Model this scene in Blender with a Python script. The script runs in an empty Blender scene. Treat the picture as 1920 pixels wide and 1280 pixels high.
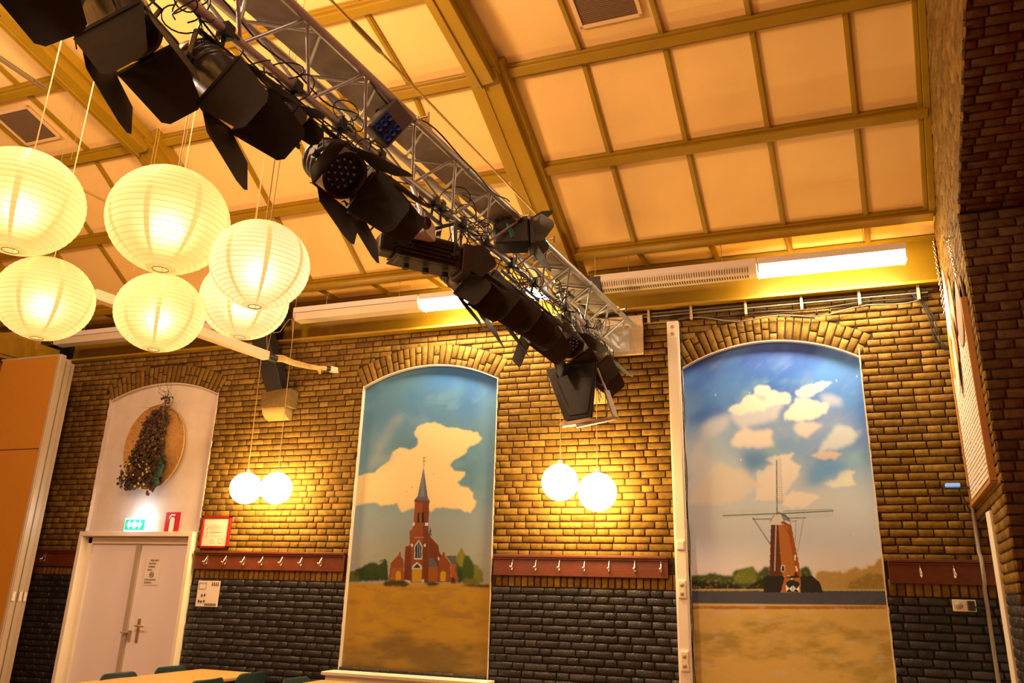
import bpy, math, random
import numpy as np
from mathutils import Vector, Matrix
random.seed(7)
# ------------------------------------------------------------------ camera, world, light, exposure
H = 1.5                                   # camera height
sc = bpy.context.scene
RC = Matrix(((0.94233,-0.32561,0.07742),(0.33354,0.8945,-0.29768),(0.02767,0.30634,0.95152)))  # columns: right, forward, up
FPX = 1472.32
cd = bpy.data.cameras.new('camera'); cam = bpy.data.objects.new('camera', cd)
sc.collection.objects.link(cam); sc.camera = cam
cd.sensor_width = 36; cd.lens = 36*FPX/1920; cd.clip_start = .05; cd.clip_end = 100
m = Matrix.Identity(4)
for i in range(3):
    m[i][0] = RC[i][0]; m[i][1] = RC[i][2]; m[i][2] = -RC[i][1]
m[2][3] = H
cam.matrix_world = m
w = bpy.data.worlds.new('world'); sc.world = w; w.use_nodes = True
w.node_tree.nodes['Background'].inputs[0].default_value = (1,.55,.3,1)
w.node_tree.nodes['Background'].inputs[1].default_value = .02
sc.view_settings.view_transform = 'Standard'; sc.view_settings.look = 'None'
sc.view_settings.exposure = 0.0; sc.view_settings.gamma = 1
sc.view_settings.use_curve_mapping = False
WARM = (1,.68,.47)
def lamp(name, loc, power, col=WARM, size=.25):
    l = bpy.data.lights.new(name, 'POINT'); l.energy = power; l.color = col; l.shadow_soft_size = size
    o = bpy.data.objects.new(name, l); o.location = loc; sc.collection.objects.link(o); return o
# unseen fill lights added in place of the hall's other lamps
lamp('fill_light', (-3.6,2.5,4.75), 450, (1,.62,.36))
lamp('fill_light', (-7.0,2.3,4.8), 150)
lamp('fill_light', (-0.8,1.4,5.0), 45)
lamp('fill_light', (-4.6,-1.0,3.0), 85)
lamp('fill_light', (-2.0,-0.6,3.2), 50)
# ------------------------------------------------------------------ helpers
def at(px, py, Y):
    c = RC @ Vector(((px-960)/FPX, 1, -(py-640)/FPX)); t = Y/c.y
    return Vector((c.x*t, Y, c.z*t+H))
def atz(px, py, Z):
    c = RC @ Vector(((px-960)/FPX, 1, -(py-640)/FPX)); t = (Z-H)/c.z
    return Vector((c.x*t, c.y*t, Z))
def atp(px, py, nx, ny, c0, nz=0.):
    c = RC @ Vector(((px-960)/FPX, 1, -(py-640)/FPX)); t = c0/(nx*c.x+ny*c.y+nz*c.z)
    return Vector((c.x*t, c.y*t, c.z*t+H))
def cdir(a, b, c):                        # right, forward, up of the hall's viewing side
    return (RC @ Vector((a,b,c))).normalized()
MATS = {}
def mat(name, col, rough=.6, metal=0., noise=0., nscale=8., bump=0., bscale=60., emit=None, estr=0., spec=.4, stretch=None):
    if name in MATS: return MATS[name]
    M = bpy.data.materials.new(name); M.use_nodes = True; nt = M.node_tree; N = nt.nodes; L = nt.links
    b = N['Principled BSDF']
    b.inputs['Base Color'].default_value = (*col,1); b.inputs['Roughness'].default_value = rough
    b.inputs['Metallic'].default_value = metal; b.inputs['Specular IOR Level'].default_value = spec
    tc = N.new('ShaderNodeTexCoord'); src = tc.outputs['Object']
    if stretch:
        mp = N.new('ShaderNodeMapping'); mp.inputs['Scale'].default_value = stretch
        L.new(src, mp.inputs[0]); src = mp.outputs[0]
    if noise > 0:
        n = N.new('ShaderNodeTexNoise'); n.inputs['Scale'].default_value = nscale; n.inputs['Detail'].default_value = 5
        L.new(src, n.inputs['Vector'])
        r = N.new('ShaderNodeValToRGB'); e = r.color_ramp.elements
        e[0].position = .3; e[1].position = .7
        e[0].color = (*[c*(1-noise) for c in col],1); e[1].color = (*[min(1,c*(1+noise)) for c in col],1)
        L.new(n.outputs['Fac'], r.inputs[0]); L.new(r.outputs[0], b.inputs['Base Color'])
    if bump > 0:
        n2 = N.new('ShaderNodeTexNoise'); n2.inputs['Scale'].default_value = bscale; n2.inputs['Detail'].default_value = 3
        L.new(src, n2.inputs['Vector'])
        bp = N.new('ShaderNodeBump'); bp.inputs['Strength'].default_value = bump; bp.inputs['Distance'].default_value = .01
        L.new(n2.outputs['Fac'], bp.inputs['Height']); L.new(bp.outputs[0], b.inputs['Normal'])
    if emit:
        b.inputs['Emission Color'].default_value = (*emit,1); b.inputs['Emission Strength'].default_value = estr
    MATS[name] = M; return M
def brickmat(name, cols, rough=.85, spec=.12, bump=.6):
    M = bpy.data.materials.new(name); M.use_nodes = True; nt = M.node_tree; N = nt.nodes; L = nt.links
    b = N['Principled BSDF']; b.inputs['Roughness'].default_value = rough; b.inputs['Specular IOR Level'].default_value = spec
    a = N.new('ShaderNodeAttribute'); a.attribute_name = 'rnd'
    r = N.new('ShaderNodeValToRGB'); e = r.color_ramp.elements
    while len(e) < len(cols): e.new(.5)
    for i, c in enumerate(cols): e[i].position = i/(len(cols)-1); e[i].color = (*c,1)
    L.new(a.outputs['Fac'], r.inputs[0])
    tc = N.new('ShaderNodeTexCoord'); n = N.new('ShaderNodeTexNoise'); n.inputs['Scale'].default_value = 22; n.inputs['Detail'].default_value = 6
    L.new(tc.outputs['Object'], n.inputs['Vector'])
    mp = N.new('ShaderNodeMapRange'); mp.inputs['From Min'].default_value = .3; mp.inputs['From Max'].default_value = .7
    mp.inputs['To Min'].default_value = .72; mp.inputs['To Max'].default_value = 1.22
    L.new(n.outputs['Fac'], mp.inputs['Value'])
    mx = N.new('ShaderNodeMix'); mx.data_type = 'RGBA'; mx.blend_type = 'MULTIPLY'; mx.inputs['Factor'].default_value = 1
    L.new(r.outputs[0], mx.inputs['A']); L.new(mp.outputs[0], mx.inputs['B']); L.new(mx.outputs['Result'], b.inputs['Base Color'])
    n2 = N.new('ShaderNodeTexNoise'); n2.inputs['Scale'].default_value = 90; n2.inputs['Detail'].default_value = 4
    L.new(tc.outputs['Object'], n2.inputs['Vector'])
    bp = N.new('ShaderNodeBump'); bp.inputs['Strength'].default_value = bump; bp.inputs['Distance'].default_value = .006
    L.new(n2.outputs['Fac'], bp.inputs['Height']); L.new(bp.outputs[0], b.inputs['Normal'])
    MATS[name] = M; return M
def basis(z, up=(0,0,1)):
    z = Vector(z).normalized(); x = Vector(up).cross(z)
    if x.length < 1e-4: x = Vector((1,0,0)).cross(z)
    x.normalize(); y = z.cross(x)
    return Matrix((x,y,z)).transposed()
class MB:
    def __init__(s, off=(0,0,0)):
        s.v = []; s.f = []; s.mi = []; s.sm = []; s.off = Vector(off); s.rnd = []
    def add(s, vs, fs, mi=0, smooth=False, rnd=0.):
        b = len(s.v); s.v += [Vector(p)-s.off for p in vs]
        for f in fs: s.f.append([b+i for i in f]); s.mi.append(mi); s.sm.append(smooth); s.rnd.append(rnd)
    def box(s, c, size, rot=None, mi=0):
        c = Vector(c); x,y,z = [q/2 for q in size]
        vs = [Vector((a*x,b*y,d*z)) for a in (-1,1) for b in (-1,1) for d in (-1,1)]
        if rot is not None: vs = [rot@p for p in vs]
        s.add([c+p for p in vs], [(0,1,3,2),(4,6,7,5),(0,4,5,1),(2,3,7,6),(0,2,6,4),(1,5,7,3)], mi)
    def bar(s, a, b, w, h, up=(0,0,1), mi=0):
        a = Vector(a); b = Vector(b); R_ = basis(b-a, up)
        s.box((a+b)/2, (w,h,(b-a).length), R_, mi)
    def tube(s, pts, r, n=8, mi=0, caps=True, closed=False):
        pts = [Vector(p) for p in pts]; k = len(pts); rings = []
        t = (pts[1]-pts[0]).normalized(); u = t.orthogonal().normalized()
        for i in range(k):
            if closed: t = (pts[(i+1)%k]-pts[i-1]).normalized()
            elif i == 0: t = (pts[1]-pts[0]).normalized()
            elif i == k-1: t = (pts[-1]-pts[-2]).normalized()
            else: t = (pts[i+1]-pts[i-1]).normalized()
            u = u-t*u.dot(t)
            if u.length < 1e-5: u = t.orthogonal()
            u.normalize(); q = t.cross(u); rr = r[i] if isinstance(r,(list,tuple)) else r
            rings.append([pts[i]+(u*math.cos(2*math.pi*j/n)+q*math.sin(2*math.pi*j/n))*rr for j in range(n)])
        fs = []
        for i in range(k if closed else k-1):
            a = i*n; b = ((i+1)%k)*n
            for j in range(n): fs.append((a+j,a+(j+1)%n,b+(j+1)%n,b+j))
        s.add([p for g in rings for p in g], fs, mi, True)
        if caps and not closed:
            s.add(rings[0], [tuple(reversed(range(n)))], mi); s.add(rings[-1], [tuple(range(n))], mi)
    def lathe(s, prof, c, rot=None, n=32, mi=0, smooth=True):   # prof: (radius, z)
        c = Vector(c); vs = []
        for r,z in prof:
            for j in range(n):
                p = Vector((r*math.cos(2*math.pi*j/n), r*math.sin(2*math.pi*j/n), z))
                vs.append(c+(rot@p if rot is not None else p))
        fs = [(i*n+j, i*n+(j+1)%n, (i+1)*n+(j+1)%n, (i+1)*n+j) for i in range(len(prof)-1) for j in range(n)]
        s.add(vs, fs, mi, smooth)
    def disc(s, c, r, rot, n=32, mi=0):
        c = Vector(c); s.add([c+rot@Vector((r*math.cos(2*math.pi*j/n), r*math.sin(2*math.pi*j/n),0)) for j in range(n)], [tuple(range(n))], mi)
    def slab(s, poly, t, mi=0):              # planar polygon (3-D points) thickened by vector t
        poly = [Vector(p) for p in poly]; t = Vector(t); n = len(poly)
        s.add([p-t/2 for p in poly]+[p+t/2 for p in poly], [tuple(reversed(range(n))), tuple(range(n,2*n))]+[(i,(i+1)%n,n+(i+1)%n,n+i) for i in range(n)], mi)
    def sphere(s, c, r, n=16, mi=0, sc_=(1,1,1), rot=None):
        prof = []
        c = Vector(c); vs = []; k = n//2
        for i in range(k+1):
            a = math.pi*i/k
            for j in range(n):
                b = 2*math.pi*j/n; p = Vector((r*math.sin(a)*math.cos(b)*sc_[0], r*math.sin(a)*math.sin(b)*sc_[1], r*math.cos(a)*sc_[2]))
                vs.append(c+(rot@p if rot is not None else p))
        s.add(vs, [(i*n+j,(i+1)*n+j,(i+1)*n+(j+1)%n,i*n+(j+1)%n) for i in range(k) for j in range(n)], mi, True)
    def brick(s, q, d, mi=0, rnd=0., O=None, N_=None):
        # q: 4 corners on the mortar plane, N_: outward normal, d: relief
        c = sum(q, Vector())/4; vs = []
        j = [Vector((random.uniform(-1,1),random.uniform(-1,1),random.uniform(-1,1)))*.0013 for _ in range(4)]
        dd = d*random.uniform(.8,1.15)
        for ins, h in ((0,0),(.0015,.6),(.0075,1)):
            for k in range(4):
                e = (c-q[k]); p = q[k]
                a = (q[(k+1)%4]-q[k]).normalized(); b = (q[k-1]-q[k]).normalized()
                vs.append(p+(a+b)*ins+N_*dd*h+j[k]*(1 if h else 0))
        fs = []
        for l in (0,4):
            for k in range(4): fs.append((l+k,l+(k+1)%4,l+4+(k+1)%4,l+4+k))
        fs.append((8,9,10,11))
        s.add(vs, fs, mi, True, rnd)
    def build(s, name, mats, parent=None, bevel=0., rnd=False):
        if not isinstance(mats,(list,tuple)): mats = [mats]
        me = bpy.data.meshes.new(name); o = bpy.data.objects.new(name, me); sc.collection.objects.link(o)
        off = Vector()
        if parent is None and s.off.length == 0:
            lo = Vector([min(p[i] for p in s.v) for i in range(3)]); hi = Vector([max(p[i] for p in s.v) for i in range(3)])
            off = (lo+hi)/2; off.z = lo.z
        me.from_pydata([tuple(p-off) for p in s.v], [], s.f)
        me.polygons.foreach_set('material_index', s.mi); me.polygons.foreach_set('use_smooth', s.sm)
        for q in mats: me.materials.append(q)
        if rnd:
            at_ = me.attributes.new('rnd','FLOAT','FACE'); at_.data.foreach_set('value', s.rnd)
        me.update()
        o.location = off if parent is None and s.off.length == 0 else (s.off if parent is None else (0,0,0))
        if parent is not None: o.parent = parent
        if bevel:
            b = o.modifiers.new('bevel','BEVEL'); b.width = bevel; b.segments = 2; b.limit_method = 'ANGLE'; b.angle_limit = .7
        return o
def tag(o, label, cat=None, group=None):
    o['label'] = label
    if cat: o['category'] = cat
    if group: o['group'] = group
    return o
def thing(name, label, cat, loc, group=None):
    o = bpy.data.objects.new(name, None); sc.collection.objects.link(o); o.location = loc; o.empty_display_size = .1
    return tag(o, label, cat, group)
def struct(o): o['kind'] = 'structure'; return o
def dup(root, loc, label):
    r = root.copy(); sc.collection.objects.link(r); r.location = loc; r['label'] = label
    for ch in root.children:
        c = ch.copy(); sc.collection.objects.link(c); c.parent = r
        for g in ch.children:
            d = g.copy(); sc.collection.objects.link(d); d.parent = c
    return r
# ------------------------------------------------------------------ materials
OCHRE = mat('ochre_paint',(.30,.175,.004),.42,noise=.08,nscale=4,bump=.05,bscale=25,spec=.5)
PANEL = mat('cream_ceiling_board',(.80,.54,.185),.85,noise=.05,nscale=2,bump=.15,bscale=220)
WHITE = mat('white_paint',(.78,.72,.62),.5,noise=.03,nscale=3)
WHITEM = mat('white_metal',(.74,.68,.60),.4)
PLASTER = mat('white_plaster',(.66,.58,.50),.85,noise=.05,nscale=6,bump=.35,bscale=120)
BRICK = brickmat('yellow_brick',[(.135,.072,.013),(.18,.102,.019),(.22,.128,.026),(.155,.086,.016),(.27,.16,.034)])
DBRICK = brickmat('dark_brick',[(.010,.010,.014),(.016,.016,.022),(.026,.025,.032),(.013,.013,.019),(.040,.040,.050)],.36,.5,.9)
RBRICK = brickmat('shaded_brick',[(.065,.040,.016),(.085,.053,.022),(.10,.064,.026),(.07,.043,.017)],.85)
MORTAR = mat('brick_mortar',(.035,.017,.005),.9,noise=.2,nscale=40)
DMORTAR = mat('dark_mortar',(.012,.009,.008),.9,noise=.2,nscale=40)
RAILW = mat('mahogany_rail',(.125,.030,.014),.38,noise=.2,nscale=14,stretch=(1,8,8),spec=.5)
BLACK = mat('black_steel',(.018,.016,.016),.45,spec=.5)
FLAPM = mat('matt_black_sheet',(.032,.028,.025),.6,noise=.15,nscale=18,spec=.45)
BLKPL = mat('black_plastic',(.03,.028,.028),.5,spec=.4)
RUBBER = mat('black_cable',(.02,.018,.018),.5)
ALU = mat('aluminium',(.50,.50,.50),.38,metal=.6,noise=.08,nscale=30)
GREYP = mat('grey_plank',(.30,.27,.25),.7,noise=.15,nscale=9)
CHROME = mat('chrome',(.75,.7,.65),.2,metal=1)
BRASS = mat('brushed_steel',(.62,.55,.45),.35,metal=.9)
CORD = mat('cream_cord',(.48,.32,.14),.8)
GLASSD = mat('dark_lens',(.02,.02,.035),.08,spec=.9)
RED = mat('red_paint',(.62,.02,.015),.45)
WOODP = mat('beech_laminate',(.56,.32,.10),.45,noise=.07,nscale=30,stretch=(12,1,1))
FOLDW = mat('ochre_wood_panel',(.45,.20,.018),.55,noise=.08,nscale=26,stretch=(10,10,1))
TEAL = mat('dark_teal_plastic',(.012,.035,.045),.45)
GREY = mat('grey_plastic',(.32,.32,.33),.5)
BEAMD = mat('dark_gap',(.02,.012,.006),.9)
# ------------------------------------------------------------------ back wall of brick with three arched niches
YW = 7.0; COURSE = .063
NICH = [(-7.63,-6.055,2.06+H,2.235+H,0.),(-4.195,-2.685,2.025+H,2.217+H,.78),(-.893,.604,2.006+H,2.21+H,.78)]
RING = .215
def arcp(n):
    xl,xr,zs,zc,_ = n; hw = (xr-xl)/2; h = zc-zs; R = (hw*hw+h*h)/(2*h); return (xl+xr)/2, zc-R, R, math.asin(hw/R)
def cuts(v0, v1):
    out = []; v = (v0+v1)/2
    for n in NICH:
        xl,xr,zs,zc,zb = n; cx,cz,R,th = arcp(n)
        if v <= zs:
            if v > zb: out.append((xl,xr))
        elif v < cz+R+RING:
            hw = min(math.sqrt(max(0,(R+RING)**2-(v-cz)**2)), (v-cz)*math.tan(th))
            if hw > 0: out.append((cx-hw,cx+hw))
    return out
zr_top, zr_bot = 1.845, at(500,1069,YW).z
zs_bot = at(500,1087.5,YW).z
def row(mb, u0, u1, v0, v1, cutl, P, mi=0, k=0, d=.012, N_=None):
    J = .009; u = u0-(.165 if k%2 else 0)-(.03*((k*7)%3)); i = 0
    while u < u1:
        L_ = (.205 if i%2 else .1)*random.uniform(.96,1.04); a, b = u, u+L_; u = b+J; i += 1
        segs = [(max(a,u0),min(b,u1))]
        for c0,c1 in cutl:
            ns = []
            for s0,s1 in segs:
                if s1 <= c0 or s0 >= c1: ns.append((s0,s1)); continue
                if s0 < c0: ns.append((s0,c0-.002))
                if s1 > c1: ns.append((c1+.002,s1))
            segs = ns
        for s0,s1 in segs:
            if s1-s0 < .03: continue
            q = [P(s0,v0+.005),P(s1,v0+.005),P(s1,v1-.005),P(s0,v1-.005)]
            mb.brick(q, d, mi, random.random(), N_=N_)
XL, XR, ZT = -10.2, 1.46, 2.59+H
mb = MB(); PW = lambda u,v: Vector((u,YW+.012,v)); NW = Vector((0,-1,0))
z = zr_top-.02; k = 0
while z+COURSE < ZT+.01:
    row(mb, XL, XR, z, z+COURSE, cuts(z,z+COURSE), PW, 0, k, N_=NW); z += COURSE; k += 1
z = zs_bot
while z > .45:
    row(mb, XL, XR, z-COURSE, z, cuts(z-COURSE,z), PW, 1, k, N_=NW); z -= COURSE; k += 1
u = XL                                      # soldier course under the coat rail
while u < XR:
    if not any(c0-.05 < u and u < c1 for c0,c1 in cuts(zs_bot,zr_bot+.03)):
        mb.brick([PW(u,zs_bot+.004),PW(u+.052,zs_bot+.004),PW(u+.052,zr_bot+.03),PW(u,zr_bot+.03)], .012, 0, random.random(), N_=NW)
    u += .0615
for n in NICH:                              # brick arches
    cx,cz,R,th = arcp(n); cnt = round(2*th*(R+.1)/.066)
    for i in range(cnt):
        a0 = -th+2*th*i/cnt+.0035; a1 = -th+2*th*(i+1)/cnt-.0035
        pol = lambda a,r: PW(cx+r*math.sin(a), cz+r*math.cos(a))
        sp = random.choice([None,None,.105,.07,.14])
        rs = [(.003,RING)] if sp is None else [(.003,sp-.004),(sp+.004,RING)]
        for r0,r1 in rs: mb.brick([pol(a0,R+r0),pol(a1,R+r0),pol(a1,R+r1),pol(a0,R+r1)], .012, 0, random.random(), N_=NW)
xs = [XL,XR]                                # mortar bed behind the bricks, with the niche openings left out
for n in NICH:
    xs += [n[0]+(n[1]-n[0])*i/24 for i in range(25)]
xs = sorted(xs)
def archz(x, n):
    cx,cz,R,th = arcp(n); return cz+math.sqrt(max(0,R*R-(x-cx)**2))
for a,b in zip(xs[:-1],xs[1:]):
    n = next((q for q in NICH if q[0]-1e-6 <= a and b <= q[1]+1e-6), None)
    def quad(p0,p1,p2,p3,mi):
        mb.add([PW(*p0),PW(*p1),PW(*p2),PW(*p3)], [(0,1,2,3)], mi)
    if n is None:
        quad((a,0),(b,0),(b,zs_bot),(a,zs_bot),3); quad((a,zs_bot),(b,zs_bot),(b,ZT),(a,ZT),2)
    else:
        if n[4] > 0: quad((a,0),(b,0),(b,n[4]),(a,n[4]),3)
        quad((a,archz(a,n)),(b,archz(b,n)),(b,ZT),(a,ZT),2)
struct(mb.build('wall_back', [BRICK,DBRICK,MORTAR,DMORTAR], rnd=True))
# ragged white plaster edges in the reveals
mb = MB()
for n in NICH:
    cx,cz,R,th = arcp(n); zb = n[4] if n[4] else 2.05; pts = []
    for x,s in ((n[0],1),(n[1],-1)):
        z = zb
        while z < n[2]:
            h = random.uniform(.03,.09); e = random.uniform(0,.006)
            mb.box((x-s*e/2+s*.003, YW+.02, z+h/2), (.005+e,.046,h)); z += h
    for i in range(40):
        a = -th+2*th*i/40; b = a+2*th/40
        p = [Vector((cx+r*math.sin(q),y,cz+r*math.cos(q))) for q in (a,b) for r in (R-.007,R+.002) for y in (YW-.002,YW+.045)]
        mb.add(p, [(0,1,5,4),(0,4,6,2),(2,6,7,3)], 0)
struct(mb.build('trim_1', PLASTER))
# white plaster panel above the double door
n = NICH[0]; cx,cz,R,th = arcp(n); mb = MB()
pts = [(n[0],1.9),(n[1],1.9)]+[(cx+R*math.sin(a),cz+R*math.cos(a)) for a in [th-2*th*i/32 for i in range(33)]]
mb.slab([(x,YW+.055,z) for x,z in pts], (0,.02,0))
struct(mb.build('wall_niche', PLASTER))
# ------------------------------------------------------------------ right hand wall, doorway beside the corner, stage opening
SK = .09
def XRW(y): return 1.30+SK*(y-7)
DR = Vector((-SK,-1,0)).normalized(); NR = Vector((-1,SK,0)).normalized()
C0 = Vector((1.30,7,0))
PR = lambda u,v: C0+DR*u-NR*.012+Vector((0,0,v))
mb = MB(); z = .45; k = 1
def ceilz(y):                               # underside line of the roof
    pts = [(-3.15,3.10),(-2.65,3.10),(2.0,5.2),(3.63,4.71),(4.41,4.46),(5.19,4.21),(6.72,3.14),(7.2,3.10)]
    for (a,b),(c,d) in zip(pts[:-1],pts[1:]):
        if a <= y <= c: return b+(d-b)*(y-a)/(c-a)+H
    return 3.1+H
while z < 6.6:
    zz = z+COURSE/2; u1 = 1.62 if zz < 3.98 else 1.62+(zz-3.98)*2.84
    if zz > 4.5: u1 = 5.2
    u0 = .0
    while u0 < u1 and ceilz(7-u0) < zz-.02: u0 += .05
    m1 = 1 if zz < zs_bot else 0
    cl = [(0,.93)] if zz < 2.12 else []
    if u0 < u1 and (zz < 1.0 or zz > 1.0): row(mb, u0, u1, z, z+COURSE, cl, PR, m1, k, N_=NR)
    z += COURSE; k += 1
# mortar plane
mb.add([PR(.93,0),PR(1.62,0),PR(1.62,3.98),PR(.93,3.98)],[(0,1,2,3)],2)
mb.add([PR(0,2.12),PR(.93,2.12),PR(.93,3.98),PR(0,3.98)],[(0,1,2,3)],2)
mb.add([PR(0,3.98),PR(1.62,3.98),PR(1.62+.52*2.84,4.5),PR(0,4.5)],[(0,1,2,3)],2)
mb.add([PR(0,4.5),PR(5.2,4.5),PR(5.2,6.9),PR(0,6.9)],[(0,1,2,3)],2)
mb.add([PR(.93,0),PR(.93,2.12),PR(.93,2.12)-NR*.2,PR(.93,0)-NR*.2],[(0,1,2,3)],2)
mb.add([PR(0,2.12),PR(.93,2.12),PR(.93,2.12)-NR*.35,PR(0,2.12)-NR*.35],[(0,1,2,3)],2)
struct(mb.build('wall_right', [BRICK,DBRICK,MORTAR], rnd=True))
# stage opening: brick jamb and slanting head, red curtain, dark stage
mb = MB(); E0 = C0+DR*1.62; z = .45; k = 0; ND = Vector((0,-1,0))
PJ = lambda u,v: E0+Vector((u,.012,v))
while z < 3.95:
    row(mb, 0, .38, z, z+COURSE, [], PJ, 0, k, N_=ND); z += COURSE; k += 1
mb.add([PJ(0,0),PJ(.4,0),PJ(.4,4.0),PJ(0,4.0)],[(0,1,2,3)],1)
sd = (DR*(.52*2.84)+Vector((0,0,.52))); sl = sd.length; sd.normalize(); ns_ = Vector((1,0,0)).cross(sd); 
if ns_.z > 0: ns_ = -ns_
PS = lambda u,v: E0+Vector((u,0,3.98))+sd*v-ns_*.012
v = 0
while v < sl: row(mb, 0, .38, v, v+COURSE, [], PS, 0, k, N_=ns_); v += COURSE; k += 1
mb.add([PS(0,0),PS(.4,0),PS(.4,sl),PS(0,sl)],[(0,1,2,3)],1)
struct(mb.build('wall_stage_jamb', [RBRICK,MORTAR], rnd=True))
mb = MB(); pts = []; N_ = 70
for i in range(N_+1):
    y = 2.2+(5.6-2.2)*i/N_; pts.append((1.66+.045*math.sin(i*1.15)+.015*math.sin(i*2.7), y))
vs = [(x,y,z) for z in (0.,4.62) for x,y in pts]
mb.add(vs, [(i,i+1,N_+2+i,N_+1+i) for i in range(N_)], 0, True)
tag(mb.build('stage_curtain', mat('red_velvet',(.42,.01,.012),.85)), 'dark red velvet curtain hanging in the stage opening at the far right', 'curtain')
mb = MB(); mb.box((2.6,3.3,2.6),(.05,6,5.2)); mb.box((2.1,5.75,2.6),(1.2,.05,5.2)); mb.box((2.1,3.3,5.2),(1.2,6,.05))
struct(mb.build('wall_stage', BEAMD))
# white door post in the recess
mb = MB(); mb.box((1.236,6.14,1.06),(.062,.125,2.12)); mb.box((1.47,6.52,1.06),(.05,.9,2.12)); struct(mb.build('door_2', WHITE, bevel=.004))
# ------------------------------------------------------------------ floor, far walls
mb = MB(); mb.box((-4,2,-.05),(15,12.6,.1)); struct(mb.build('floor', mat('floor_parquet',(.30,.16,.07),.4,noise=.2,nscale=5)))
mb = MB(); mb.box((-4,-3.2,2.3),(15,.1,4.6)); struct(mb.build('wall_front', mat('front_wall_brick',(.34,.22,.08),.9)))
mb = MB(); mb.box((-11.3,2,3),(.1,12,6)); struct(mb.build('wall_left', mat('left_wall_paint',(.42,.25,.07),.9)))
# ------------------------------------------------------------------ roof
PUR = [(6.65,3.06),(5.93,3.60),(5.19,4.13),(4.41,4.38),(3.63,4.63),(2.85,4.88)]
def pan(p, e=.085):                        # board line lies a little above the purlin underside
    return p
CR = [(7.28,3.12),(6.70,3.12),(5.215,4.215),(4.41,4.465),(3.63,4.715),(2.0,5.24),(-2.7,3.15),(-3.2,3.15)]
XC0 = -11.0
mb = MB()
for (y0,z0),(y1,z1) in zip(CR[:-1],CR[1:]):
    mb.add([(XC0,y0,z0+H),(XRW(y0)+.05,y0,z0+H),(XRW(y1)+.05,y1,z1+H),(XC0,y1,z1+H),
            (XC0,y0+.02,z0+H+.04),(XRW(y0)+.05,y0+.02,z0+H+.04),(XRW(y1)+.05,y1+.02,z1+H+.04),(XC0,y1+.02,z1+H+.04)],
           [(0,1,2,3),(4,7,6,5),(0,3,7,4),(1,5,6,2)],0)
struct(mb.build('ceiling', PANEL))
def slope_n(i):                             # downward normal of the board above purlin i
    y,z = PUR[i]
    a = (.586,.81) if i in (0,1,2) else (.305,.952)
    return Vector((0,-a[0],-a[1]))
for i,(y,z) in enumerate(PUR):
    mb = MB(); n_ = slope_n(i); t = Vector((0,n_.z,-n_.y)); x1 = XRW(y)-.02
    R_ = Matrix((Vector((1,0,0)),t,n_)).transposed(); L_ = x1-XC0
    c = Vector((XC0+L_/2,y,z+H))-n_*.0
    mb.box(c-n_*.045, (L_,.075,.09), R_)
    for s in (-1,1): mb.box(c+t*s*.048-n_*.068, (L_,.022,.055), R_)
    for s in (-1,1): mb.box(c+t*s*.062-n_*.082, (L_,.016,.03), R_)
    o = struct(mb.build('ceiling_purlin', OCHRE, bevel=.004))
# thin battens between the purlins
BX = [-1.205,-.545,.115,.775, -2.74,-3.40,-4.06,-4.71, -6.41,-7.07,-7.73]
for bx in BX:
    mb = MB(); q = lambda y,z: Vector((bx+SK*(y-7),y,z+H))
    for a,b in zip(CR[:5],CR[1:6]):
        mb.bar(q(*a)-Vector((0,0,.012)), q(*b)-Vector((0,0,.012)), .05, .022)
        mb.bar(q(*a)-Vector((0,0,.022)), q(*b)-Vector((0,0,.022)), .03, .02)
    struct(mb.build('ceiling_batten', OCHRE, bevel=.003))
mb = MB()                                   # edge trim along the right wall
q = lambda y,z,o: Vector((XRW(y)-o,y,z+H))
for a,b in zip(CR[1:5],CR[2:6]):
    mb.bar(q(*a,.025), q(*b,.025), .05, .12); mb.bar(q(*a,.07), q(*b,.07), .035, .07)
struct(mb.build('trim_2', OCHRE, bevel=.004))
# main roof frames
def raft(x7, name):
    mb = MB(); q = lambda y,z,o=0: Vector((x7+o+.13*(y-7),y,z+H))
    A = (6.93,2.90); B = (5.08,4.161); C = (2.0,5.10)
    mb.bar(q(*A), q(*B), .25, .16); mb.bar(q(A[0],A[1]-.09,-.03), q(B[0],B[1]-.09,-.03), .012, .03)
    mb.bar(q(A[0],A[1]-.075,-.01), q(B[0],B[1]-.075,-.01), .245, .02)
    for s in (-.145,.145): mb.bar(q(A[0],A[1]+.05,s), q(B[0],B[1]+.05,s), .05, .12)
    B2 = (5.12,4.07)
    mb.bar(q(*B2), q(*C), .19, .16); mb.bar(q(B2[0],B2[1]-.085,-.03), q(C[0],C[1]-.085,-.03), .02, .03)
    for s in (-.115,.115): mb.bar(q(B2[0],B2[1]+.055,s), q(C[0],C[1]+.055,s), .05, .10)
    return struct(mb.build(name, OCHRE, bevel=.004))
raft(-1.92,'ceiling_rafter'); raft(-5.53,'ceiling_rafter'); raft(-8.75,'ceiling_rafter')
# ochre steel beam on top of the wall
for x0,x1 in ((-1.80,1.33),(-5.42,-2.02),(-8.6,-5.62)):
    mb = MB(); mb.box(((x0+x1)/2,7.205,2.86+H),(x1-x0,.03,.52)); mb.box(((x0+x1)/2,7.06,2.596+H),(x1-x0,.31,.024))
    mb.box(((x0+x1)/2,7.16,3.10+H),(x1-x0,.08,.02))
    struct(mb.build('eaves_beam', OCHRE, bevel=.003))
mb = MB(); mb.box((-4.5,7.27,3.0+H),(13,.06,.9)); struct(mb.build('wall_back_top', BEAMD))
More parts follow.
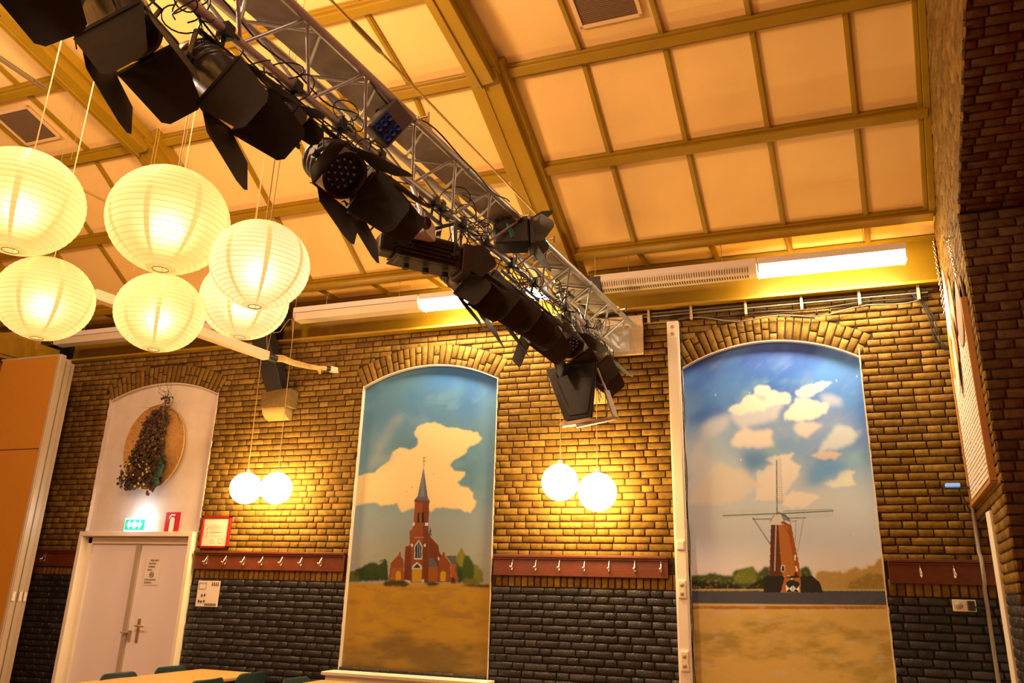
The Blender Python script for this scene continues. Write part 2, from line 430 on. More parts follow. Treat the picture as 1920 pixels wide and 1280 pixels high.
# black steel feet of the roof frames and stone corbels
def foot(cx, label, lc, dz=0):
    t = thing('frame_foot', label, 'steel bracket', (cx,6.95,2.05+H))
    mb = MB(t.location)
    A = Vector((cx+.02,6.93,2.03+H)); B = Vector((cx-.13,6.52,2.92+H))
    mb.bar(A,B,.2,.16,up=(0,1,0)); mb.build('post', BLACK, t, bevel=.006)
    mb = MB(t.location); mb.box((cx-.02,6.72,2.78+H),(.42,.12,.16)); mb.build('bracket_plate', BLACK, t, bevel=.004)
    t2 = thing('stone_corbel', lc, 'corbel', (cx,6.9,1.75+H))
    mb = MB(t2.location); mb.box((cx+.05,6.93,1.93+H),(.36,.16,.2)); mb.build('block', mat('sandstone',(.19,.12,.035),.9,noise=.15,nscale=20,bump=.4), t2, bevel=.01)
    mb = MB(t2.location); P = []
    for i in range(9):
        a = math.pi/2*i/8; P.append((6.85+.15*(1-math.cos(a)), 1.83+H-.12*math.sin(a)))
    vs = [(cx+.04+s*.14,y,z) for s in (-1,1) for y,z in P+[(7.0,1.83+H)]]; k = len(P)+1
    mb.add(vs, [tuple(range(k)),tuple(reversed(range(k,2*k)))]+[(i,(i+1)%k,k+(i+1)%k,k+i) for i in range(k)])
    mb.build('moulding', mat('pale_stone',(.36,.25,.085),.8), t2, bevel=.004)
foot(-5.22,'black steel foot of the roof frame above the paired left globes','yellow stone corbel under the black steel foot, left of the church mural')
foot(-1.75,'black steel foot of the roof frame half hidden behind the lighting truss','stone corbel behind the end of the lighting truss')
# ceiling vents
def vent(ps, label):
    mz = (4.13-4.38)/(5.19-4.41)
    P = [atp(px,py,0,-mz,4.465-mz*4.41,1) for px,py in ps]
    c = sum(P,Vector())/len(P); return c
def vent_at(x, y, wx, wy, label):
    nz = Vector((0,-.305,-.952)); t_ = Vector((.09,.952,-.305)).normalized(); zc = 4.465-(y-4.41)*.3205
    c = Vector((x,y,zc+H))+nz*.01; R_ = Matrix((Vector((1,0,0)),t_,nz)).transposed()
    t = thing('ceiling_vent', label, 'vent', c)
    mb = MB(c)
    for sx,sy,a,b in ((-1,0,.03,wy),(1,0,.03,wy),(0,-1,wx,.03),(0,1,wx,.03)):
        mb.box(c+R_@Vector((sx*(wx/2-.015),sy*(wy/2-.015),.006)), (a,b,.02), R_)
    mb.build('frame', mat('cream_vent_frame',(.72,.50,.24),.6), t, bevel=.002)
    mb = MB(c); mb.box(c+R_@Vector((0,0,.0)), (wx-.05,wy-.05,.008), R_)
    for i in range(26): mb.box(c+R_@Vector((0,-(wy-.06)/2+(wy-.06)*i/25,.006)), (wx-.05,.004,.008), R_)
    mb.build('grille', mat('brown_grille',(.20,.12,.055),.8), t)
vent_at(-1.09,4.78,.50,.46,'square brown ceiling vent in a board right of the central roof frame')
vent_at(-6.98,4.78,.48,.42,'square brown ceiling vent at upper left above the paper lanterns')
# ------------------------------------------------------------------ wall paintings
def lin(c): return np.array([((q/255+.055)/1.055)**2.4 if q > 10 else q/255/12.92 for q in c])
rg = np.random.RandomState(5)
def nfield(PX, PY, s, octv=3, stx=1., ang=0.):
    ca, sa = math.cos(ang), math.sin(ang); U = (PX*ca+PY*sa)/(s*stx)+300; V = (-PX*sa+PY*ca)/s+300; out = 0; amp = 1; tot = 0
    for o in range(octv):
        G = rg.rand(257,257); u = (U*2**o)%256; v = (V*2**o)%256; i = np.floor(u).astype(int); j = np.floor(v).astype(int); fu = u-i; fv = v-j
        fu = fu*fu*(3-2*fu); fv = fv*fv*(3-2*fv)
        out = out+amp*(G[j,i]*(1-fu)*(1-fv)+G[j,i+1]*fu*(1-fv)+G[j+1,i]*(1-fu)*fv+G[j+1,i+1]*fu*fv); tot += amp; amp *= .55
    return out/tot
class Paint:
    def __init__(s, n, step, light):
        s.n = n; cx,cz,R,th = arcp(n); s.nx = int((n[1]-n[0])/step)+1; s.nz = int((n[3]-n[4])/step)+1
        xs = np.linspace(n[0]-.004,n[1]+.004,s.nx); s.X = np.tile(xs,(s.nz,1))
        top = cz+np.sqrt(np.maximum(0,R*R-(xs-cx)**2)); s.Z = n[4]+np.linspace(0,1,s.nz)[:,None]*(top-n[4])[None,:]
        r = np.array(RC); P = np.stack([s.X,np.full_like(s.X,YW+.045),s.Z-H],-1)@r
        s.PX = 960+FPX*P[...,0]/P[...,1]; s.PY = 640-FPX*P[...,2]/P[...,1]; s.C = np.zeros(s.X.shape+(3,)); s.L = np.array(light)
    def alb(s, c): return np.clip(lin(c)/s.L,.008,.93)
    def mask(s, pts, wob=0., ws=8., soft=0):
        x, y = s.PX, s.PY
        if wob: x = x+wob*(nfield(s.PX,s.PY,ws)-.5)*2; y = y+wob*(nfield(s.PX,s.PY,ws)-.5)*2
        m = np.zeros(x.shape,bool); k = len(pts)
        for i in range(k):
            (x0,y0),(x1,y1) = pts[i],pts[(i+1)%k]
            if y0 == y1: continue
            m ^= ((y0 > y) != (y1 > y)) & (x < (x1-x0)*(y-y0)/(y1-y0)+x0)
        m = m.astype(float)
        for _ in range(3 if soft else 0):
            for ax in (0,1):
                k = int(soft); c = np.cumsum(np.pad(m,[(k+1,k) if a == ax else (0,0) for a in (0,1)],'edge'),axis=ax)
                m = (np.take(c,range(2*k+1,c.shape[ax]),ax)-np.take(c,range(0,c.shape[ax]-2*k-1),ax))/(2*k+1)
        return m
    def put(s, m, c, a=1.): m = (m*a)[...,None]; s.C = s.C*(1-m)+s.alb(c)*m
    def poly(s, pts, c, a=1., **k): s.put(s.mask(pts,**k), c, a)
    def line(s, p, q, w, c, a=1.):
        d = np.array(q,float)-np.array(p,float); l = np.hypot(*d); d /= l; u = (s.PX-p[0])*d[0]+(s.PY-p[1])*d[1]; v = np.abs(-(s.PX-p[0])*d[1]+(s.PY-p[1])*d[0])
        s.put(np.clip(w/2+.5-v,0,1)*((u > 0)&(u < l)), c, a)
    def build(s, name):
        me = bpy.data.meshes.new(name); n = s.nx*s.nz; o = bpy.data.objects.new(name,me); sc.collection.objects.link(o)
        cx = (s.n[0]+s.n[1])/2; co = np.stack([s.X-cx,np.zeros_like(s.X),s.Z-s.n[4]],-1).reshape(-1,3)
        I = np.arange(n).reshape(s.nz,s.nx); F = np.stack([I[:-1,:-1],I[:-1,1:],I[1:,1:],I[1:,:-1]],-1).reshape(-1,4)
        me.vertices.add(n); me.vertices.foreach_set('co',co.ravel()); me.loops.add(F.size); me.loops.foreach_set('vertex_index',F.ravel().astype(np.int32))
        me.polygons.add(len(F)); me.polygons.foreach_set('loop_start',np.arange(0,F.size,4,dtype=np.int32)); me.update(calc_edges=True)
        A = me.color_attributes.new('paint','FLOAT_COLOR','POINT'); A.data.foreach_set('color',np.concatenate([s.C.reshape(-1,3),np.ones((n,1))],1).astype(np.float32).ravel())
        o.location = (cx,YW+.045,s.n[4])
        M = bpy.data.materials.new(name+'_paint'); M.use_nodes = True; N = M.node_tree.nodes; b = N['Principled BSDF']; b.inputs['Roughness'].default_value = .7; b.inputs['Specular IOR Level'].default_value = .25
        a = N.new('ShaderNodeAttribute'); a.attribute_name = 'paint'; M.node_tree.links.new(a.outputs['Color'],b.inputs['Base Color'])
        tc = N.new('ShaderNodeTexCoord'); nz = N.new('ShaderNodeTexNoise'); nz.inputs['Scale'].default_value = 110; bp = N.new('ShaderNodeBump'); bp.inputs['Strength'].default_value = .2; bp.inputs['Distance'].default_value = .004
        M.node_tree.links.new(tc.outputs['Object'],nz.inputs['Vector']); M.node_tree.links.new(nz.outputs['Fac'],bp.inputs['Height']); M.node_tree.links.new(bp.outputs[0],b.inputs['Normal'])
        me.materials.append(M); return o
def S(off, k, pts): return [(off[0]+x/k, off[1]+y/k) for x,y in pts]
def sstep(a, b, x): t = np.clip((x-a)/(b-a),0,1); return t*t*(3-2*t)
LM1 = (1.65,1.14,.70); LM2 = (.95,.68,.47)
p = Paint(NICH[1], .0048, LM1); X, Y = p.PX, p.PY
p.put(np.ones_like(X),(92,122,124))
N1 = nfield(X,Y,60,4,1.6,-.6); N2 = nfield(X,Y,25,4,1.4,-.5)
p.put(sstep(.35,.75,N1)*sstep(905,820,Y), (64,108,140), .85)
p.put(sstep(880,910,X)*.5+sstep(.5,.8,N2)*.5, (132,156,156), .6)
p.put(sstep(760,700,Y)*sstep(740,860,X), (50,104,152), .75)
p.put(sstep(725,760,Y)*sstep(830,880,Y)*0+sstep(740,860,Y)*sstep(.3,.7,N1), (128,144,130), .8)
p.put(sstep(900,990,Y), (158,150,132), .9); p.put(sstep(980,1060,Y), (178,155,120), .8)
p.put(sstep(.5,.8,N2)*sstep(940,1000,Y), (140,146,138), .35)
cl = S((640,680),4.267,[(90,905),(130,905),(270,870),(310,830),(380,790),(410,710),(470,675),(540,695),(600,670),(615,640),(605,600),(583,560),(600,520),(650,490),(750,475),(795,490),(830,515),(910,520),(1000,540),(1090,560),(1110,590),(1125,600),(1100,640),(1005,680),(1000,720),(940,760),(900,775),(870,820),(900,860),(990,870),(985,895),(930,960),(960,990),(1020,1000),(1050,1040),(1055,1080),(1080,1110),(1060,1160),(1030,1195),(990,1190),(950,1170),(870,1165),(840,1155),(760,1160),(720,1190),(580,1160),(490,1195),(465,1170),(445,1120),(380,1135),(310,1140),(270,1110),(90,1150)])
p.poly(cl,(246,192,118),wob=2.2,ws=6,soft=1)
p.put(p.mask(S((640,680),4.267,[(440,410),(480,420),(470,480),(430,520),(380,560),(330,690),(300,720),(330,760),(420,700),(400,790),(260,850),(200,860),(300,620)]),wob=8,ws=14,soft=7),(160,150,125),.6)
g = 1094+3*(nfield(X,Y,40)-.5)
gm = sstep(g-2,g+2,Y); p.put(gm,(208,142,36)); n3 = nfield(X,Y,34,5,2.2); n4 = nfield(X,Y,12,4,2.5)
p.put(gm*sstep(.35,.7,n3)*sstep(1110,1160,Y),(112,76,30),.75); p.put(gm*sstep(.5,.8,n4),(165,110,50),.5); p.put(gm*sstep(1170,1250,Y),(140,98,50),.45)
D = ((720,840),4.74); R1 = (146,66,24); R2 = (118,48,18); R0 = (165,80,30)
for pts,c in (([(0,1170),(0,980),(20,1000),(28,1050),(35,1170)],(35,55,22)),
  ([(40,1170),(60,1020),(100,975),(130,950),(135,925),(148,925),(152,960),(172,985),(180,1190),(40,1190)],R1),([(55,1190),(62,1060),(175,1060),(178,1190)],R0),
  ([(395,760),(440,815),(485,865),(490,920),(515,960),(480,1190),(395,1190)],R2),([(398,770),(410,700),(418,720),(420,780)],(80,60,50)),
  ([(545,955),(640,955),(665,1028),(590,1028)],(92,86,84)),([(595,1028),(700,1028),(702,1190),(595,1190)],(172,82,28)),([(685,1085),(750,1085),(750,1140),(690,1140)],(205,120,30)),
  ([(480,1190),(490,990),(515,950),(522,925),(540,925),(545,955),(590,1015),(595,1190)],R1),
  ([(352,165),(300,425),(270,458),(408,472),(388,430)],(92,86,84)),([(352,165),(330,300),(318,430),(360,430),(356,250)],(120,110,102)),
  ([(268,458),(408,470),(404,488),(272,480)],R2),([(275,480),(402,484),(396,668),(262,668)],R1),([(340,480),(402,484),(396,668),(345,668)],R2),
  ([(262,668),(396,668),(398,860),(228,860),(226,735),(250,720)],R1),([(232,860),(398,860),(400,880),(395,1192),(172,1192),(188,875)],R1),
  ([(345,690),(396,690),(395,1190),(345,1190)],R2),([(195,880),(240,870),(240,1185),(180,1185)],R2),
  ([(300,575),(308,565),(316,575),(314,662),(296,662)],(28,18,14)),([(336,575),(346,565),(357,575),(355,662),(334,662)],(28,18,14)),
  ([(268,985),(270,870),(308,812),(342,870),(338,985)],(205,190,172)),([(276,978),(277,874),(308,828),(334,874),(331,978)],(48,46,52)),
  ([(246,1072),(252,1045),(294,1008),(336,1045),(338,1072)],(205,190,172)),([(262,1062),(294,1025),(326,1062)],(70,40,40)),
  ([(250,1074),(336,1074),(334,1186),(250,1186)],(208,142,32)),([(105,1175),(105,1102),(127,1085),(150,1102),(150,1175)],(214,146,28)),
  ([(500,1182),(500,1105),(525,1088),(550,1105),(548,1182)],(214,146,28)),([(398,975),(440,975),(480,1056),(396,1056)],(96,90,88)),([(396,1056),(480,1056),(476,1190),(392,1190)],R0),
  ([(258,660),(275,660),(270,690),(250,690)],(220,200,175)),([(366,660),(390,660),(394,690),(366,690)],(220,200,175)),([(240,850),(260,850),(258,876),(240,876)],(220,200,175)),([(356,850),(372,850),(370,876),(356,876)],(220,200,175)),
  ([(478,965),(494,968),(490,1000),(478,990)],(220,200,175)),([(160,1168),(235,1175),(235,1198),(205,1190)],(200,185,165)),([(335,1162),(358,1165),(356,1195),(335,1190)],(200,185,165))):
    p.poly(S(*D,pts),c)
for a,b,w,c in (((355,78),(355,165),1.2,(120,90,50)),((340,115),(376,115),.9,(120,90,50)),((346,90),(376,76),1.2,(120,90,50)),((268,793),(356,793),.8,(200,170,150)),((300,835),(298,980),.8,(190,180,168)),((317,835),(319,980),.8,(190,180,168)),
  ((265,987),(340,987),1,(200,180,160)),((404,775),(484,862),.9,(170,140,120)),((545,955),(592,1018),1,(190,165,140)),((40,1152),(105,1156),.8,(170,130,100)),((150,955),(176,990),.9,(180,150,130)),((255,345),(240,352),.8,(120,90,50)),((208,382),(196,388),.8,(120,90,50)),((435,228),(450,232),.8,(120,90,50))):
    p.line(*S(*D,[a,b]),w,c)
for pts,c in ((S((480,960),4,[(690,520),(700,450),(760,430),(850,380),(900,375),(920,400),(960,350),(985,370),(990,510)]),(48,62,20)),
  (S((480,960),4,[(695,520),(705,450),(760,440),(780,520)]),(92,92,24)),(S(*D,[(640,980),(690,890),(720,950),(755,960),(790,1020),(840,1060),(850,1200),(700,1200),(640,1100)]),(62,74,22)),
  (S(*D,[(640,980),(690,880),(715,940),(710,1010),(690,1060),(650,1020)]),(140,122,30)),(S(*D,[(800,1030),(850,1060),(880,1120),(880,1200),(800,1200)]),(130,118,32)),(S(*D,[(655,1195),(655,1080),(675,1055),(690,1080),(692,1195)]),(48,58,32)),
  (S(*D,[(700,1195),(720,1150),(800,1150),(850,1210)]),(110,100,36)),(S(*D,[(0,1180),(60,1172),(180,1180),(235,1210),(180,1225),(0,1225)]),(70,56,26)),(S(*D,[(350,1200),(400,1185),(470,1185),(500,1215),(400,1225)]),(62,58,34)),(S(*D,[(680,1212),(760,1205),(930,1215),(940,1240),(760,1235)]),(96,60,28)),(S(*D,[(590,1200),(595,1150),(620,1140),(645,1200)]),(50,52,34))):
    p.poly(pts,c,wob=2.5,ws=4,soft=1)
p.put(sstep(.55,.8,nfield(X,Y,5,3))*p.mask(S((480,960),4,[(700,520),(700,450),(960,350),(985,370),(990,510)]),wob=2,ws=4),(28,40,16),.7)
p.put(sstep(0,6,X-(655-(Y-850)*.075+2))*0+sstep(8,0,X-(680-(Y-715)*.08)),(178,160,132),.6)
tag(p.build('church_mural'),'arched wall painting of a red brick church with a grey spire before a cream cloud','mural')
p = Paint(NICH[2], .0048, LM2); X, Y = p.PX, p.PY; E = (1270,620); n1 = nfield(X,Y,90,4,1.8,-.7); n2 = nfield(X,Y,34,4,1.7,-.7); n3 = nfield(X,Y,9,3,4,-.7)
p.put(np.ones_like(X),(62,98,156)); p.put(sstep(720,650,Y),(62,72,130),.8); p.put(sstep(.45,.75,n1),(92,130,174),.7)
p.put(sstep(.5,.8,n2)*sstep(760,640,Y),(98,104,158),.5); p.put(sstep(760,900,Y)*sstep(.25,.7,n1+.1*n2),(150,164,172),.85)
p.put(sstep(1330,1285,X)*sstep(700,760,Y),(128,142,160),.5); p.put(sstep(860,980,Y),(200,186,184),.85); p.put(sstep(1000,1080,Y),(222,192,172),.8)
p.put(sstep(.55,.8,nfield(X,Y,40,3,1.5,-.6))*sstep(660,700,Y)*sstep(900,840,Y),(140,166,150),.5)
CW = (232,208,188); CG = (204,188,178)
for pts,a,so in (([(60,1280),(60,800),(200,760),(420,900),(560,1060),(620,1280)],.55,14),([(600,1330),(700,1080),(900,1000),(1100,1150),(1420,1100),(1480,1400),(600,1420)],.5,14),([(100,900),(300,620),(700,560),(1150,520),(1400,700),(1350,850),(800,800),(500,850)],.28,16)): p.poly(S(E,4,pts),(206,194,190),a,wob=12,ws=22,soft=so)
for pts,c,a,so in (([(170,710),(240,650),(290,630),(390,640),(380,700),(330,760),(250,800),(130,860),(90,960),(80,1280),(300,1280),(300,1000),(200,900)],CG,.7,9),
  ([(375,610),(480,540),(585,500),(700,520),(800,560),(760,600),(740,660),(640,690),(480,740),(430,680)],CG,.85,7),
  ([(375,610),(410,570),(480,520),(530,480),(585,460),(590,420),(640,400),(685,400),(690,430),(760,460),(820,470),(860,510),(840,550),(800,560),(740,545),(640,600),(560,610),(480,620),(430,615)],CW,.95,2),
  ([(580,480),(650,470),(680,510),(620,520)],(184,162,150),.6,4),([(890,460),(980,400),(1050,380),(1165,378),(1080,450),(1000,495),(900,490)],CW,.95,2),([(1060,480),(1160,475),(1240,510),(1220,560),(1120,560)],CG,.6,6),
  ([(805,610),(880,550),(900,505),(960,505),(1060,530),(1140,545),(1120,600),(1020,660),(900,670),(810,670)],(236,210,182),.98,3),([(890,680),(980,675),(1090,690),(1040,740),(980,800),(900,780),(870,740)],(224,192,170),.9,4),
  ([(440,760),(520,735),(600,750),(720,735),(700,800),(720,860),(600,885),(480,880),(390,840)],(220,192,166),.95,4),([(1080,850),(1130,770),(1200,710),(1290,720),(1330,770),(1395,740),(1300,850),(1200,890),(1060,910)],(204,192,186),.9,4),
  ([(1000,940),(1060,910),(1240,910),(1200,960),(1120,970)],(216,178,150),.9,3),([(660,970),(720,935),(880,925),(840,980),(930,1010),(900,1100),(840,1180),(780,1270),(580,1270),(600,1120),(580,1070),(720,1000)],(224,196,172),.9,3),
  ([(200,1120),(250,1010),(330,980),(420,1040),(520,1040),(560,1110),(645,1165),(560,1200),(480,1260),(330,1300),(80,1300),(120,1190)],(214,188,164),.85,5),
  ([(1100,1160),(1200,1100),(1240,1050),(1290,1030),(1340,1065),(1300,1085),(1320,1120),(1350,1150),(1200,1180)],(224,206,192),.95,2),([(800,1240),(860,1200),(960,1210),(1080,1245),(1000,1300),(950,1330),(800,1330)],(226,200,176),.95,3)):
    p.poly(S(E,4,pts),c,a,wob=5,ws=9,soft=max(1,int(so*.55)))
for pts,c,a in (([(480,900),(640,900),(700,960),(640,1000),(560,1070),(500,1020)],(84,120,158),.85),([(980,1040),(1080,980),(1220,980),(1290,1010),(1200,1080),(1080,1150),(960,1180)],(86,136,176),.8),([(90,640),(240,560),(380,560),(340,630),(200,680),(80,690)],(58,92,152),.7),([(1280,920),(1400,900),(1400,1000),(1300,1000)],(150,180,170),.5)):
    p.poly(S(E,4,pts),c,a,wob=3,ws=8,soft=6)
p.put(sstep(.6,.9,n3),(205,195,190),.07)
T = ((1280,840),4.2675)
for pts,c,wb in (([(60,1150),(60,1020),(150,1010),(260,1000),(330,1015),(400,1020),(410,985),(480,960),(560,950),(600,1000),(650,955),(700,950),(700,1150)],(66,72,26),3),([(410,1020),(480,965),(560,950),(600,1040),(560,1080),(430,1080)],(106,106,34),3),([(60,1150),(60,1060),(400,1080),(500,1120),(690,1010),(780,1010),(820,1150)],(40,36,20),3),
  ([(940,960),(1000,945),(1040,1010),(1060,1150),(940,1150)],(62,68,28),3),([(1060,1020),(1100,975),(1160,980),(1200,990),(1300,990),(1370,950),(1430,970),(1530,930),(1580,875),(1660,860),(1680,1170),(1060,1160)],(172,128,64),4),([(1350,1060),(1500,1000),(1680,1020),(1680,1170),(1300,1160)],(140,104,44),4),([(940,1010),(1020,1020),(1100,1120),(1100,1160),(930,1160)],(46,38,22),3)):
    p.poly(S(*T,pts),c,wob=wb,ws=5,soft=1)
p.put(sstep(.5,.8,nfield(X,Y,4,3))*p.mask(S(*T,[(60,1150),(60,1020),(700,960),(1100,1000),(1660,880),(1680,1160)])),(196,150,72),.25)
p.put(sstep(1105,1108,Y-(X-1480)*.004),(72,66,68)); p.put(sstep(.5,.8,n2)*(Y>1108),(92,82,82),.4); p.put(((Y>1103.5)&(Y<1107.5)).astype(float),(176,142,70),.9)
g = sstep(1131,1134,Y-(X-1480)*.01); p.put(g,(200,152,72)); p.put(((Y>1136)&(Y<1141.5)).astype(float)*.9,(160,88,44)); n5 = nfield(X,Y,26,5,2.5)
p.put(g*sstep(.4,.75,n5)*sstep(1145,1165,Y),(150,114,44),.75); p.put(g*sstep(.55,.85,nfield(X,Y,14,4,2)),(196,158,112),.55)
K = ((1340,840),4.571); OR = (168,94,36)
for pts,c in (([(600,1095),(742,1090),(738,1236),(565,1236)],(170,92,32)),([(483,655),(655,655),(742,1090),(470,1095)],OR),([(483,655),(545,655),(560,900),(582,1095),(470,1095)],(92,42,24)),([(655,655),(742,1090),(700,1092),(620,655)],(150,72,22)),
  ([(475,632),(508,572),(535,545),(590,560),(640,600),(662,632),(640,655),(484,655)],(206,184,160)),([(565,560),(600,565),(640,600),(655,630),(590,620)],(120,122,112)),([(560,630),(590,625),(640,655),(600,655)],(120,60,30)),
  ([(568,1057),(568,1008),(585,998),(602,1010),(602,1057)],(222,206,184)),([(574,1051),(574,1012),(585,1004),(597,1013),(597,1051)],(70,40,30)),([(684,915),(694,910),(696,960),(686,962)],(222,206,184)),([(690,1012),(704,1008),(712,1056),(698,1056)],(222,206,184)),
  ([(612,1150),(660,1120),(725,1150),(728,1232),(612,1232)],(34,40,36)),([(612,1170),(612,1232),(640,1200)],(222,206,184)),([(665,1175),(665,1232),(640,1205)],(222,206,184)),([(670,1175),(670,1232),(698,1205)],(222,206,184)),([(726,1175),(726,1232),(698,1205)],(222,206,184)),([(645,1128),(660,1112),(675,1128)],(200,190,176)),
  ([(680,1090),(695,1050),(712,1090),(740,1110),(600,1110)],(40,40,24)),([(590,1095),(480,1092),(430,1100),(420,1236),(565,1236),(600,1110)],(36,32,22)),([(735,1100),(840,1095),(900,1150),(930,1236),(738,1236)],(40,34,24))):
    p.poly(S(*K,pts),c,wob=.5)
DG = (72,78,70)
for a,b,w_,c in (((530,100),(534,570),2,DG),((524,105),(527,560),1,(190,186,176)),((68,578),(530,560),1.8,DG),((70,590),(520,572),1,(180,170,160)),((530,562),(1018,536),2,DG),((590,540),(1015,522),1,(90,92,88)),((528,575),(515,1052),1.6,(206,178,150)),
  ((325,592),(478,825),1.6,(86,78,64)),((325,608),(482,606),1.7,DG),((640,600),(782,596),1.7,DG),((764,588),(710,890),1.3,(150,130,104)),((696,620),(690,800),1,(120,100,80)),((655,628),(702,620),1.2,(90,82,70)),((575,640),(660,760),1.2,(100,56,30)),((474,632),(512,570),1.2,(70,60,54)),((540,545),(645,605),1.6,(70,60,54)),((600,560),(655,650),1,(90,80,70))):
    p.line(*S(*K,[a,b]),w_,c)
for i in range(24): p.line(*S(*K,[(536,100+i*16),(568+ i*.8,92+i*16.4)]),.8,(120,112,100),.75)
p.line(*S(*K,[(568,88),(580,470)]),.6,(150,134,116),.6)
for i in range(25): p.line(*S(*K,[(68+i*16,526-i*.3),(70+i*16,574-i*.6)]),.7,(170,146,128),.6)
for i in range(24): p.line(*S(*K,[(640+i*16,560-i*.7),(642+i*16,600-i*.3)]),.7,(124,128,140),.6)
for x,y,w_ in ((1275+5,0,0),(1389,860,1.6),(1405,734,1.1),(1341,738,1),(1568,711,1.4),(1606,703,1.2),(1600,998,1)): p.line((x,y),(x+1,y+4),w_,(235,225,215))
tag(p.build('windmill_mural'),'arched wall painting of a brick windmill under a blue sky with clouds','mural')
# ------------------------------------------------------------------ double door below the white niche
YD = YW+.03
dx0, dx1 = at(160,996,YW).x, at(371,998,YW).x; dz = at(265,997,YW).z
door = MB(); 
D1 = thing('door_1','white double door with a grey strip between its leaves, under the dried flower basket','door',((dx0+dx1)/2,YW,0)); D1['kind'] = 'structure'
mb = MB(D1.location); fw = .05
mb.box(((dx0+dx1)/2,YW-.01,dz-fw/2),(dx1-dx0,.13,fw)); mb.box((dx0+fw/2,YW-.012,(dz-fw)/2),(fw,.126,dz-fw)); mb.box((dx1-fw/2,YW-.012,(dz-fw)/2),(fw,.126,dz-fw))
mb.box(((dx0+dx1)/2,YW+.045,dz-.09),(dx1-dx0-.1,.05,.07)); mb.box((dx0+.075,YW+.045,dz/2),(.07,.05,dz-.1))
mb.build('door_frame', WHITE, D1, bevel=.004)
mid = at(268,1012,YD+.05).x+.0
for x0,x1,nm in ((dx0+.10,mid-.02,'left'),(mid+.02,dx1-.055,'right')):
    mb = MB(D1.location); mb.box(((x0+x1)/2,YD+.04,(dz-.12)/2),(x1-x0,.045,dz-.14)); lf = mb.build('door_leaf', mat('door_white',(.78,.73,.80),.45), D1, bevel=.003)
    if nm == 'right':
        b = MB(D1.location); hp = at(257,1182,YD)
        b.box((hp.x,YD+.012,hp.z+.0),(.04,.008,.24)); b.tube([(hp.x,YD+.01,hp.z+.05),(hp.x,YD-.045,hp.z+.05),(hp.x+.02,YD-.05,hp.z+.05),(hp.x+.12,YD-.05,hp.z+.045)],.009); b.build('door_handle', BRASS, lf, bevel=.002)
    else:
        b = MB(D1.location); hp = at(240,1185,YD)
        b.tube([(hp.x,YD+.01,hp.z),(hp.x,YD-.04,hp.z),(hp.x-.05,YD-.05,hp.z)],.009); b.box((hp.x+.02,YD+.0,hp.z-.03),(.03,.02,.1)); b.build('lock', mat('worn_lock',(.30,.24,.18),.6), lf)
mb = MB(D1.location); mb.box((mid+.01,YD+.005,(dz-.12)/2),(.055,.03,dz-.14)); mb.box((mid-.024,YD+.012,(dz-.12)/2),(.012,.02,dz-.14)); mb.build('cover_strip', mat('grey_strip',(.40,.34,.28),.6), D1)
# paper notice on the right leaf
def text(body, P, size, col, parent, yr=0., align='LEFT', name='lettering', rx=math.pi/2, rz=0., off=None):
    c = bpy.data.curves.new(name,'FONT'); c.body = body; c.size = size; c.extrude = .0006; c.align_x = align
    o = bpy.data.objects.new(name,c); sc.collection.objects.link(o); c.materials.append(col)
    dg = bpy.context.evaluated_depsgraph_get(); me = bpy.data.meshes.new_from_object(o.evaluated_get(dg)); bpy.data.objects.remove(o)
    if not len(me.materials): me.materials.append(col)
    o = bpy.data.objects.new(name,me); sc.collection.objects.link(o)
    o.rotation_euler = (rx,0,rz); o.location = Vector(P)-(Vector(off) if off is not None else Vector()); o.parent = parent; return o
INK = mat('black_ink',(.03,.025,.02),.7)
pc = at(286,1069,YD+.012); t = thing('paper_notice','white paper notice about smoking taped to the right door leaf','notice',pc)
mb = MB(pc); mb.box(pc,(.20,.003,.30)); mb.build('sheet', mat('notice_paper',(.78,.72,.70),.7), t)
for i,(s_,x) in enumerate((('WIE NIET',-.045),('BUITEN',-.055),('ROKEN',-.06),('KAN...',-.065))): text(s_,(x,-.004,.095-i*.033),.028,INK,t)
for i,s_ in enumerate(('KAN BUITEN','ROKEN !')): text(s_,(-.085,-.004,-.105-i*.03),.026,INK,t)
mb = MB(); mb.tube([(.0+.026*math.cos(a*math.pi/8),-.004,-.045+.026*math.sin(a*math.pi/8)) for a in range(16)],.003,6,closed=True); mb.bar((-.018,-.004,-.027),(.018,-.004,-.063),.004,.003); mb.bar((-.018,-.004,-.05),(.018,-.004,-.04),.005,.003); mb.v = [v for v in mb.v]; o = mb.build('no_smoking_symbol', INK, t); o.location = (0,0,0)
# exit sign, extinguisher sign, framed plan, small poster
ec = at(263,984,YW); t = thing('exit_sign','lit green and white emergency exit sign above the double door','sign',(ec.x,YW,ec.z-.06))
mb = MB(t.location); mb.box((ec.x,YW-.015,ec.z),(.36,.06,.135)); mb.build('housing', mat('sign_housing',(.8,.8,.78),.4,emit=(.75,.9,1),estr=2.6), t, bevel=.006)
mb = MB(t.location); mb.box((ec.x-.03,YW-.05,ec.z),(.27,.008,.115)); pn = mb.build('panel', mat('exit_green',(.02,.5,.3),.4,emit=(.0,.60,.24),estr=1.0), t)
mb = MB(t.location); y = YW-.056
for s in (-1,1):
    ox = ec.x-.03+s*.06
    mb.slab([(ox+s*.045,y,ec.z),(ox+s*.01,y,ec.z+.045),(ox+s*.01,y,ec.z+.02),(ox-s*.04,y,ec.z+.02),(ox-s*.04,y,ec.z-.02),(ox+s*.01,y,ec.z-.02),(ox+s*.01,y,ec.z-.045)],(0,.003,0))
mb.sphere((ec.x-.03,y,ec.z+.03),.012,8); mb.slab([(ec.x-.04,y,ec.z+.02),(ec.x-.02,y,ec.z+.02),(ec.x-.012,y,ec.z-.04),(ec.x-.048,y,ec.z-.04)],(0,.003,0))
